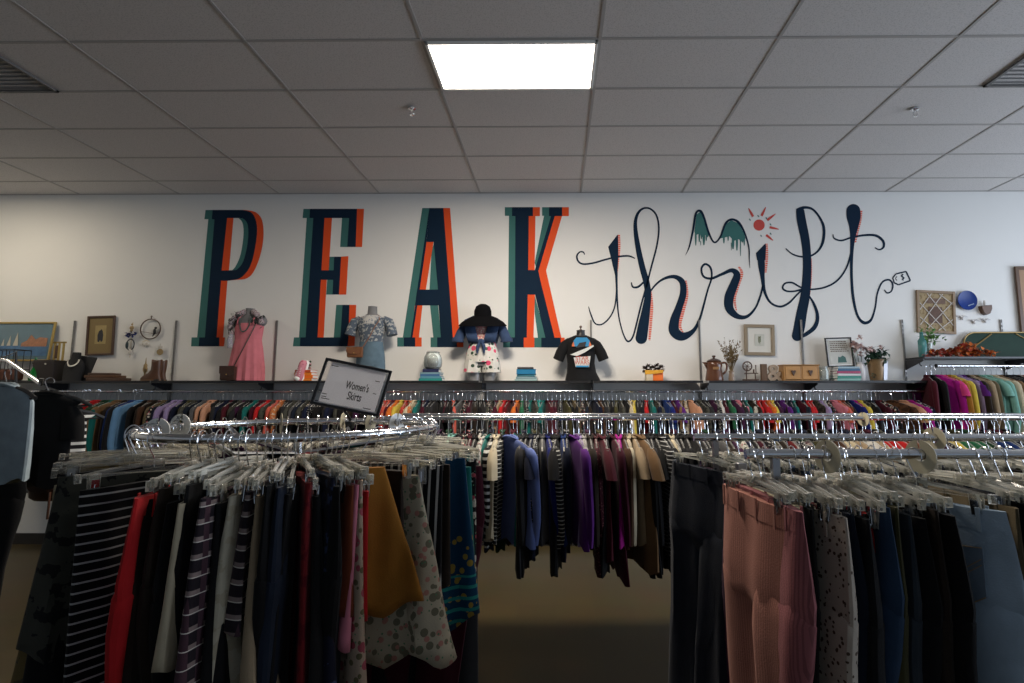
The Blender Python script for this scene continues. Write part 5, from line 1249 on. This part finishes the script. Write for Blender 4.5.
bm = BM(); d_ = Matrix.Translation(ctr) @ Mrot @ Vector((0,.006,-H_/2)); tube(bm, [(0,.0,-.012), (0,.002,.01), tuple(d_)], .006, 8); box(bm, (0,.0,-.012), (.03,.034,.03), bev=.004); obj('post', bm, BLACK, sg)

# ------------------------------------------------------------------ twin rail rack of trousers
yF, yR = 1.41, 1.93
xa = atx(747, yF)
twin_rack(xa, xa + 1.75, yF, yR, 'chrome and grey twin rail rack hung with trousers and jeans')
HG2 = 'clear plastic clip hanger with chrome hook on the trouser rack'
def railput(X, Y, col, kind, row, tw=0, label=None, noun=None, over=None, h=RH, **k):
    jt = .04 if row == 'front' and X < xa + .45 else .14; rz = tw + R.uniform(-jt,jt); tl = R.uniform(-.04,.04); hs = R.uniform(.95,1.3)
    o = garment('pants' if kind == 'trousers' else 'skirt', g_pants if kind == 'trousers' else g_skirt, **k)
    put(o, col, noun or kind, row, (X, Y + R.uniform(-.02,.02), h - .085*(hs-1)), rz, tl, label, over=over)
    hanger(CH, (o.location.x, o.location.y, h), rz + R.uniform(-.05,.05), tl, HG2, 'clip hangers on the trouser rack').scale = (1,1,hs)
    o.location.y += {'red': .06, 'dark red': .05, 'tan': .04, 'leopard print': -.02, 'mauve corduroy': -.035, 'cream': -.02}.get(col, 0) if row == 'front' else 0
    if label: row_label(row).append([None, col, '-', None])
    return o
JN = dict(seed=2, flare=.03)
FRT = [(.0,'dusty pink corduroy',dict(seed=3,flare=.03),.12,'trousers','dusty pink corduroy trousers first on the front trouser rail'),
 (.022,'mauve corduroy',dict(seed=2,flare=.03),.05,'trousers','mauve corduroy trousers beside the dusty pink pair'),(.045,'cream',dict(seed=1),.0,'trousers',None),
 (.066,'tan',dict(seed=4),.05,'trousers',None),(.085,'black',dict(seed=1),0,'trousers',None),(.110,'leopard print',dict(seed=3,flare=.03),.12,'trousers','pale leopard print trousers on the trouser rack'),
 (.135,'dark red',dict(seed=1),0,'trousers',None),(.16,'dark denim',JN,0,'jeans',None),(.19,'black denim',dict(seed=3,flare=.03),0,'jeans',None),(.222,'red',dict(seed=4),0,'trousers',None),
 (.240,'blue denim',JN,.05,'jeans',None),(.265,'olive',dict(seed=1),0,'trousers',None),(.285,'grey denim',dict(seed=3,flare=.03),.05,'jeans',None),(.315,'black',dict(seed=2,flare=.03),0,'trousers',None),
 (.342,'dark brown',dict(seed=1),0,'trousers',None),(.365,'black',dict(seed=4),0,'trousers',None),(.545,'khaki',dict(seed=1),.0,'trousers',None),(.57,'black denim',dict(seed=4),0,'jeans',None),(.60,'blue denim',dict(seed=3,flare=.03),.1,'jeans',None),(.635,'black',dict(seed=4),0,'trousers',None),(.67,'dark denim',dict(seed=4),0,'jeans',None)]
for dx, col, k, tw, noun, lb in FRT: railput(xa+dx, yF, col, 'trousers', 'front', tw, lb, noun, **k)
# the pale jeans turned to show the back pocket
X = xa + .405; jo = railput(X, yF - .035, 'pale denim', 'trousers', 'front', .40, 'light blue jeans showing a stitched back pocket', 'jeans', seed=5, flare=.02)
bm = BM()
for s in (-1,1):
    y = -.095
    pts = [(y-.055,ZT-.075),(y+.055,ZT-.085),(y+.05,ZT-.185),(y,ZT-.215),(y-.052,ZT-.18)]
    a = [bm.verts.new((s*(.031), p[0], p[1])) for p in pts]; b_ = [bm.verts.new((s*(.035), p[0], p[1])) for p in pts]
    bm.faces.new(a); bm.faces.new(b_[::-1])
    for j in range(5): bm.faces.new((a[j], b_[j], b_[(j+1) % 5], a[(j+1) % 5]))
pk = obj('back_pocket', bm, fabric('pocket_denim',(.20,.26,.33),'denim'), jo, False)
bm = BM()
for s in (-1,1):
    for off in (0,.012): tube(bm, [(s*.036,-.145,ZT-.10-off),(s*.036,-.10,ZT-.135-off),(s*.036,-.045,ZT-.11-off)], .0012, 4)
    tube(bm, [(s*.036,p[0]*.97-.003,p[1]) for p in pts], .0012, 4)
obj('pocket_stitching', bm, mat('gold_thread',(.42,.28,.14),.7), pk)
rw = Pick(9, ['black','charcoal','navy','dark brown','black denim','dark denim','blue denim','grey denim','olive','khaki','plum','brown','burgundy'])
x_ = .71
while x_ < 1.66:
    c_ = rw.next()
    railput(xa+x_, yF, c_, 'trousers', 'front', R.uniform(-.1,.05), None, 'jeans' if 'denim' in c_ else 'trousers', seed=R.choice([1,4])); x_ += .038
rw = Pick(19, ['black','charcoal','navy','dark brown','black denim','dark denim','blue denim','grey denim','forest green','khaki','plum','brown','maroon'])
rw.push('dark denim')
for dx, k, lb in ((.03, JN, 'dark blue jeans hanging first on the rear trouser rail'),): railput(xa+dx-.01, yR, 'dark denim', 'trousers', 'rear', .35, lb, 'jeans', **k)
x_ = .065
while x_ < 1.66:
    c_ = rw.next(); railput(xa+x_, yR, c_, 'trousers', 'rear', .15 if x_ < .2 else 0, None, 'jeans' if 'denim' in c_ else 'trousers', **(JN if x_ < .25 else dict(seed=R.choice([1,4])))); x_ += .043
for (px, Y, lb) in ((824, yF, 'cream size disc on the front trouser rail, above the leopard trousers'), (916, yF, 'cream size disc on the front trouser rail, above the pale jeans'), (931, yR, 'cream size disc on the rear trouser rail')):
    size_disc((atx(px, Y), Y, RH-.006), PI/2 + .35, None, lb, CREAMP, r=.042)

# ------------------------------------------------------------------ twin rail rack of tops
yM, yN = 3.39, 3.86
mx0, mx1 = atx(384, yM), atx(1060, yM) + .3
twin_rack(mx0, mx1, yM, yN, 'long twin rail rack of tops standing before the mural wall')
size_disc((atx(862, yM), yM, RH-.006), PI/2+.3, None, 'cream size disc on the rail of tops below the flower pot', CREAMP)
HG3 = 'clear plastic shirt hanger with chrome hook on the rack of tops'
MID = {448:('grey','long'),454:('mint','short'),460:('charcoal','long'),466:('black floral','long'),472:('maroon','short'),478:('black','long'),484:('white floral','long'),488:('teal','none'),493:('black and white striped','long'),498:('cream','short'),503:('zebra striped','short'),511:('periwinkle','long'),517:('teal','none'),
 522:('charcoal','long'),527:('black','long'),532:('navy','short'),537:('polka dot','long'),542:('grey','none'),547:('royal blue','long'),552:('zebra striped','long'),557:('black','short'),562:('blue','none'),567:('navy','long'),573:('purple','long'),
 579:('lavender','none'),584:('light grey','long'),589:('dark brown','long'),595:('burgundy floral','long'),601:('maroon','short'),606:('black','none'),611:('burgundy','long'),617:('magenta','none'),622:('brown','long'),627:('cream','long'),632:('beige','short'),638:('tan','short'),
 644:('black','long'),649:('charcoal','long'),654:('black','short'),659:('black thin striped','long'),664:('black','long'),669:('cream','none'),673:('charcoal','none'),678:('black','long'),684:('black denim','long'),690:('black','short'),696:('charcoal','long')}
LEN = {'black':.82,'burgundy':.86,'periwinkle':.66,'purple':.66,'cream':.62,'tan':.80,'navy':.74,'charcoal':.82,'burgundy floral':.82,'maroon':.74,'black thin striped':.74}
LMID = {511:('periwinkle long sleeved shirt turned outward in the rack of tops',.75,'shirt'),573:('purple tunic with loose sleeves in the rack of tops',.3,'tunic'),638:('tan short sleeved top after the two cream ones in the rack',.25,'top')}
rw = Pick(29, ['black','charcoal','navy','grey','light grey','dark red','olive','plum','brown','black floral','burgundy','white floral','blue plaid','polka dot','dark brown','black denim','dark plaid'])
X = mx0 + .05; ents = []
for px, v in MID.items(): ents.append((atx(px, yM), v[0], v[1], px))
X = mx0 + .04
while X < atx(445, yM): ents.append((X, rw.next(), R.choice(SLEEVE), None)); X += .045
X = atx(701, yM)
over_ = [(835,850,['cream']),(850,872,['white','beige']),(876,896,['red']),(896,912,['orange','rust']),(932,950,['yellow']),(952,975,['green','forest green']),(985,1010,['blue','navy'])]
while X < mx1 - .06:
    px = proj((X, yM, 1.45))[0]; c_ = None
    for a_, b_, l_ in over_:
        if a_ <= px <= b_: c_ = R.choice(l_); rw.push(c_)
    ents.append((X, c_ or rw.next(), R.choice(SLEEVE), None)); X += .0415
ents.sort()
for X, col, sl, px in ents:
    L_ = LEN.get(col, .66) - .05
    noun = {'long':'shirt','short':'top','none':'tank top'}[sl]
    tw, lb = R.uniform(-.12,.12), None
    if px in LMID: lb, tw, noun = LMID[px]
    o = garment('top', g_top, seed={'long':1,'short':2,'none':3}[sl], L_=L_, sl=sl, w=.205, t=.026, name='shirt' if sl == 'long' else 'top')
    y = yM + R.uniform(-.03,.03) - (.06 if px in LMID else 0); tl = R.uniform(-.04,.04)
    put(o, col, noun, 'tops', (X, y, RH), tw, tl, lb, over={'collar': 'black'} if col == 'zebra striped' else None, name=noun.replace(' ','_'))
    if lb: row_label('tops').append([None, col, '-', None])
    hanger(SH, (X, y, RH), tw, tl, HG3, 'shirt hangers on the rack of tops')
X = mx0 + .1; NOUNW = {0:'jacket',1:'shirt',2:'cardigan',3:'blouse'}; rwf = Pick(77, DARKS)
while X < mx1 - .2:
    hanger(SH1, (X, yN, RH), R.uniform(-.1,.1), 0, 'clear shirt hanger on the far rail of the rack of tops', 'hangers on the far rail of tops')
    v = R.choice([0,2]); o = garment('wall', g_top, seed=10+v, L_=[.74,.68,.78,.64][v], sl='long', w=.215, t=[.032,.024,.028,.024][v], name=NOUNW[v], one=True)
    c_ = rwf.next(); put(o, c_, NOUNW[v], 'far', (X, yN, RH), 0, 0, name=NOUNW[v]); X += .075

# ------------------------------------------------------------------ clothes along the wall
LAND = [(22,'blue harbour picture'),(40,'gilt easel'),(60,'black jewellery bust'),(88,'framed photograph'),(115,'wooden plaques'),(142,'brown boots'),(172,'boots and upright'),(200,'letter P'),(232,'brown bag'),(262,'pink dress'),(288,'orange books'),(316,'sneaker and sign'),(352,'framed sign'),(388,'denim shorts'),(412,'glass jar'),(440,'blue books'),(464,'floral shorts'),(492,'black hat'),(514,'blue book roll'),(542,'letter K'),(568,'black T-shirt'),(602,'script letter t'),(634,'box planter'),(668,'script letter h'),(700,'brown jug'),(728,'dry stems'),(750,'spinning wheel'),(768,'ampersand'),(788,'little chest'),(812,'glass jar lid'),(838,'framed notice'),(862,'white vase'),(884,'flower pot')]
def land(px): return min(LAND, key=lambda l: abs(l[0]-px))[1]
WC = {88:'light grey',94:'charcoal',101:'red',108:'forest green',113:'teal',119:'tan',126:'dark brown',137:'blue',142:'sky blue',150:'brown',155:'dark brown',165:'khaki',179:'lavender',190:'olive',205:'grey',212:'peach',222:'charcoal',247:'hot pink',258:'teal',271:'red',278:'coral',283:'orange print',299:'grey',
 384:'red floral',390:'coral',396:'orange',401:'yellow',406:'red floral',411:'orange print',416:'cream',421:'teal',429:'navy',436:'charcoal',447:'beige',455:'coral',462:'grey',500:'beige',506:'red',510:'dark red',516:'orange',523:'green',529:'teal',538:'turquoise',542:'teal',550:'maroon',558:'burgundy',563:'olive',575:'khaki',
 588:'dark brown',600:'brown',615:'olive',631:'cream',635:'yellow',640:'grey',645:'red',651:'teal',665:'blue',669:'royal blue',676:'purple',681:'tan',685:'tan checked',690:'peach',705:'black',718:'white',722:'green',727:'green',735:'light grey',739:'pink',745:'teal',754:'white floral',759:'red',763:'red',767:'orange',771:'yellow',776:'plum',782:'purple',788:'navy',794:'teal',
 808:'red',812:'red',819:'lavender',825:'light grey',831:'pink',836:'coral',841:'rust',848:'royal blue',853:'magenta',860:'yellow',866:'black',873:'dark denim'}
NOUNW = {0:'jacket',1:'shirt',2:'cardigan',3:'blouse'}
rw = Pick(41, ['black','charcoal','navy','dark brown','maroon','dark denim','burgundy','black floral','polka dot','plum','black denim','grey floral'])
X = atx(22, YRW); XE = atx(884, YRW); n = 0; keys = sorted(WC); wl_h = []
while X < XE:
    px = proj((X, YRW, 1.6))[0]; c_ = None
    near = [k for k in keys if abs(k-px) <= (3.3 if px < 230 else 2.05)]
    if near: c_ = WC[near[0]]; rw.push(c_)
    else: c_ = rw.next()
    v = R.choice([0,1,2,3]); big = px < 230
    L_ = [.70,.64,.74,.60][v] + (.12 if big else 0)
    o = garment('wall', g_top, seed=10+v, L_=L_, sl='long' if (v < 3 or big) else 'short', w=.215, t=[.032,.024,.028,.024][v], name=NOUNW[v], one=True)
    y = YRW + R.uniform(-.02,.02); tw = R.uniform(-.25,.25)
    if big and c_ in ('red','light grey','blue','tan','sky blue'): tw, y = -.5, y - .03
    put(o, c_, NOUNW[v], 'wall', (X, y, ZW), tw, R.uniform(-.03,.03))
    ROWS['wall'][-1].append('below the ' + land(px)); wl_h.append((X, y, ZW, tw)); X += .0475 if px > 210 else .056; n += 1
# fluffy brown one and short run at the step
def wallspecial(px, col, noun, label, sl='long', tw=0, seed=11, L_=.68, rail=ZW, sz=1):
    X = atx(px, YRW); o = garment('wall', g_top, seed=seed, L_=L_, sl=sl, w=.215, t=.032, name=noun, one=True)
    put(o, col, noun, 'wall', (X, YRW, rail), tw, 0, label, sz=sz, name=noun.replace(' ','_')); row_label('wall').append([None, col, '-', None])
    wl_h.append((X, YRW, rail, tw))
wallspecial(892, 'brown fluffy', 'fur jacket', 'fluffy brown fur jacket on the wall rail below the shelf step', tw=.7, seed=12, L_=.60, sz=1.6)
wallspecial(903, 'peach', 'blouse', 'peach blouse beside the fluffy brown jacket', 'short', .3, 13, .64)
wallspecial(909, 'magenta', 'shirt', 'magenta shirt right after the peach blouse below the step', 'long', .3)
wallspecial(915, 'navy floral', 'shirt', 'navy floral shirt at the end of the lower wall rail', 'long', .2)
RT = [(926,'maroon','shirt',-.3,'maroon shirt'),(931,'black','jacket',-.1,'black jacket'),(936,'magenta','jacket',.5,'deep pink jacket'),(941,'hot pink','cardigan',.3,'hot pink cardigan'),(946,'mustard','shirt',.2,'mustard shirt'),(950,'yellow','blouse',.3,'yellow blouse'),(955,'lavender','shirt',.55,'lavender shirt'),(959,'purple','blouse',.4,'purple blouse'),
 (964,'dark brown','shirt',.2,'dark brown shirt'),(968,'beige','shirt',.4,'beige shirt'),(973,'khaki','shirt',.3,'khaki shirt'),(979,'mint','cardigan',.6,'pale green cardigan'),(985,'mint','blouse',.5,'mint blouse'),(991,'cream','jacket',.6,'cream jacket'),(996,'tan','jacket',.5,'tan jacket'),(1002,'black','shirt',.4,'black shirt'),(1007,'charcoal','jacket',.5,'charcoal jacket'),(1013,'black','jacket',.5,'black jacket'),(1020,'white floral','blouse',.5,'white floral blouse'),(1027,'forest green','shirt',.4,'dark green shirt')]
for i, (px, col, noun, tw, lb) in enumerate(RT):
    X = atx(px, YRW, 370); v = i % 4
    o = garment('wall', g_top, seed=10+v, L_=[.74,.68,.78,.64][v], sl='long' if v < 3 else 'short', w=.215, t=[.032,.024,.028,.024][v], name=NOUNW[v], one=True)
    nb = [RT[i-1][4] if i else 'the shelf end', RT[i+1][4] if i < len(RT)-1 else 'edge of view']
    put(o, col, noun, 'right', (X, YRW, ZWR), tw, 0, lb + ' on the higher wall rail, next to the ' + nb[1] , name=noun)
    wl_h.append((X, YRW, ZWR, tw))
# hangers of the wall rails: the ones that show largest one by one, the rest as one mass
wl_h.sort(key=lambda h: -abs(h[0])); 
for (X, y, z, tw) in wl_h[:120]:
    hanger(SH1, (X, y, z), tw, 0, 'clear shirt hanger with steel hook on a rail of the mural wall', 'hangers on the wall rails')
bm = BM()
for (X, y, z, tw) in wl_h[120:]:
    n0 = len(bm.verts); bm.from_mesh(SH1.data); bm.verts.ensure_lookup_table()
    bmesh.ops.transform(bm, matrix=Matrix.Translation((X, y, z-.004)) @ Matrix.Rotation(tw, 4, 'Z'), verts=bm.verts[n0:])
o = obj('shirt_hangers', bm, [m_ for m_ in SH1.data.materials]); o['kind'] = 'stuff'; tag(o, 'crowded clear hangers along the middle of the wall rail', 'hangers')

# ------------------------------------------------------------------ four way stand near the entrance side
LYc = 2.85; px0 = atx(-14, LYc)
st = tag(empty('four_way_stand', (px0, LYc, 0)), 'dark metal garment stand with a sloping chrome arm', 'clothes rack')
for k in range(4):
    a = .6 + PI/2*k; bm = BM(); tube(bm, [(0,0,.04),(math.cos(a)*.36,math.sin(a)*.36,.03)], .016, 8); obj('leg', bm, DKMET, st)
tubeobj('pole', [(0,0,.03),(0,0,1.93)], .02, DKMET, st)
A = at(8, 361, LYc-.08); B = at(41, 384, LYc-.42)
p0 = Vector((px0, LYc, 0))
tubeobj('arm', [Vector((px0, LYc, A.z+.02))-p0, A-p0, B-p0, B-p0+Vector((.004,-.004,.025))], .009, CHROME, st)
bm = BM(); tube(bm, [Vector((0,0,1.86)), at(16, 352, LYc+.1)-p0, at(16, 385, LYc+.1)-p0], .007, 8); obj('side_arm', bm, BLACK, st)
def black_hanger():
    bm = BM(); P = bez([(0,-.19,-.115),(0,-.12,-.08),(0,-.03,-.062),(0,0,-.060),(0,.03,-.062),(0,.12,-.08),(0,.19,-.115)],3)
    tube(bm, P, .009, 7); tube(bm, [(0,-.17,-.115),(0,0,-.125),(0,.17,-.115)], .005, 6); root = obj('tubular_hanger', bm, BLACK)
    bm = BM(); tube(bm, hook_pts(), .0022, 5); obj('hook', bm, CHROME, root); return root
BH = black_hanger()
FAB['washed denim'] = ((.30,.37,.41),'denim')
def stand_item(px, py, Y, col, key, rz, label, cat, nm, hl, **k):
    P = at(px, py, Y); o = garment(key, g_top, **k); put(o, col, cat, 'stand', P, rz, 0, label, name=nm)
    h = place(BH, (P.x, P.y, P.z-.004), rz, 0); tag(h, hl, 'hanger', 'black hangers on the garment stand'); return o
d0 = PI/2
stand_item(8, 372, 2.42, 'washed denim', 'top', d0-.25, 'pale blue denim sleeveless top on the stand by the entrance side', 'tank top', 'tank_top', 'black tubular hanger holding the pale blue denim top', seed=31, L_=.43, sl='none', w=.185, t=.03, name='top')
stand_item(50, 381, 2.60, 'black', 'top', d0+.15, 'black short sleeved top on the stand behind the denim top', 'top', 'top', 'black tubular hanger holding the black top', seed=32, L_=.44, sl='short', w=.115, t=.035, name='top')
stand_item(64, 398, 3.1, 'black and white striped', 'top', d0+.9, 'black and white striped top behind the black top on the stand', 'top', 'top', 'black tubular hanger holding the striped top', seed=33, L_=.48, sl='none', w=.12, t=.03, name='top')
o = garment('pants', g_pants, seed=2, flare=.03); P = at(-12, 430, 2.5); put(o, 'black', 'trousers', 'stand', (P.x, P.y, P.z), d0, 0, 'black trousers hanging beneath the pale denim top', name='trousers')
h = place(BH, (P.x, P.y, P.z-.004), d0, 0); tag(h, 'black tubular hanger holding the black trousers', 'hanger', 'black hangers on the garment stand')
P = at(50, 484, 2.75); o = tag(empty('shoulder_bag', (P.x, P.y, P.z-.08)), 'brown leather shoulder bag hanging on the stand', 'bag')
LB = mat('bag_cognac', (.07,.028,.014), .4, noise=.3, nscale=12)
bm = BM(); loft(bm, [[(w_*math.cos(a), .045*math.sin(a)*t, z) for a in [2*PI*k/26 for k in range(26)]] for z, w_, t in ((0,.07,.6),(.015,.095,.9),(.07,.105,1.1),(.12,.10,1),(.145,.085,.6))]); obj('body', bm, LB, o)
bm = BM(); prism(bm, [(-.095,.14),(.095,.14),(.09,.08),(.04,.05),(-.04,.05),(-.09,.08)], -.055, -.050); obj('flap', bm, LB, o, False)
bm = BM(); tube(bm, bez([(-.09,0,.13),(-.05,0,.28),(0,0,.40),(.05,0,.28),(.09,0,.13)],5), .006, 6); obj('strap', bm, LB, o)
bm = BM(); tube(bm, [(.05,-.05,.05),(.055,-.055,-.02),(.05,-.05,-.08)], .005, 6); obj('tassel', bm, LB, o)

# ------------------------------------------------------------------ labels of the rows
WHERE = {'round': 'on the round rack', 'front': 'on the front trouser rail', 'rear': 'on the rear trouser rail', 'tops': 'in the rack of tops', 'far': 'on the far rail of tops', 'wall': 'on the wall rail'}
GRP = {'round': 'skirts and trousers on the round rack', 'front': 'trousers on the front rail', 'rear': 'trousers on the rear rail', 'tops': 'tops on the long rack', 'wall': 'clothes along the wall', 'right': 'clothes on the higher wall rail', 'stand': 'clothes on the stand', 'far': 'tops on the far rail'}
for row, L_ in ROWS.items():
    if row not in WHERE: continue
    N_ = len(L_); taken = {}
    def cands(i):
        o, col, noun, loc = L_[i][:4]; ex = L_[i][4] if len(L_[i]) > 4 else ''
        cyc = row == 'round'
        p = L_[i-1][1] if (i or cyc) else 'the rack end'; q = L_[(i+1) % N_][1] if (i < N_-1 or cyc) else 'the rack end'
        pp = L_[i-2][1] if (i > 1 or cyc) else 'rack end'
        base = f'{col} {noun}'
        if ex: return [f'{base} on the wall rail {ex}', f'{base} {ex}, between {p} and {q}', f'{base} {ex}, between {pp}, {p} and {q}']
        return [f'{base} {WHERE[row]}', f'{base} {WHERE[row]}, next to {p}', f'{base} {WHERE[row]}, between {p} and {q}', f'{base} {WHERE[row]}, after {pp} and {p}, before {q}']
    allc = [cands(i) if L_[i][0] else None for i in range(N_)]
    cnt = {}
    for c in allc:
        for s in set(c or ()): cnt[s] = cnt.get(s, 0) + 1
    for i, c in enumerate(allc):
        if not c: continue
        o = L_[i][0]; o['group'] = GRP[row]
        o['label'] = next((s for s in c if cnt[s] == 1 and len(s.replace('-', ' ').split()) <= 16), c[-1 if len(c[-1].split()) <= 16 else 1])
for o in C.objects:
    if o.parent is None and o.get('category') and not o.get('group') and o.get('label', '').endswith('rail'): pass

# ------------------------------------------------------------------ light
w = bpy.data.worlds.new('world'); sc.world = w; w.use_nodes = True
bg = w.node_tree.nodes['Background']; bg.inputs[0].default_value = (.68, .82, 1, 1); bg.inputs[1].default_value = .23
sc.view_settings.view_transform = 'Standard'; sc.view_settings.look = 'None'; sc.view_settings.gamma = 1; sc.view_settings.exposure = .1
try: sc.view_settings.use_curve_mapping = False
except Exception: pass
sc.cycles.max_bounces = 8; sc.cycles.transparent_max_bounces = 24; sc.cycles.caustics_reflective = False; sc.cycles.caustics_refractive = False
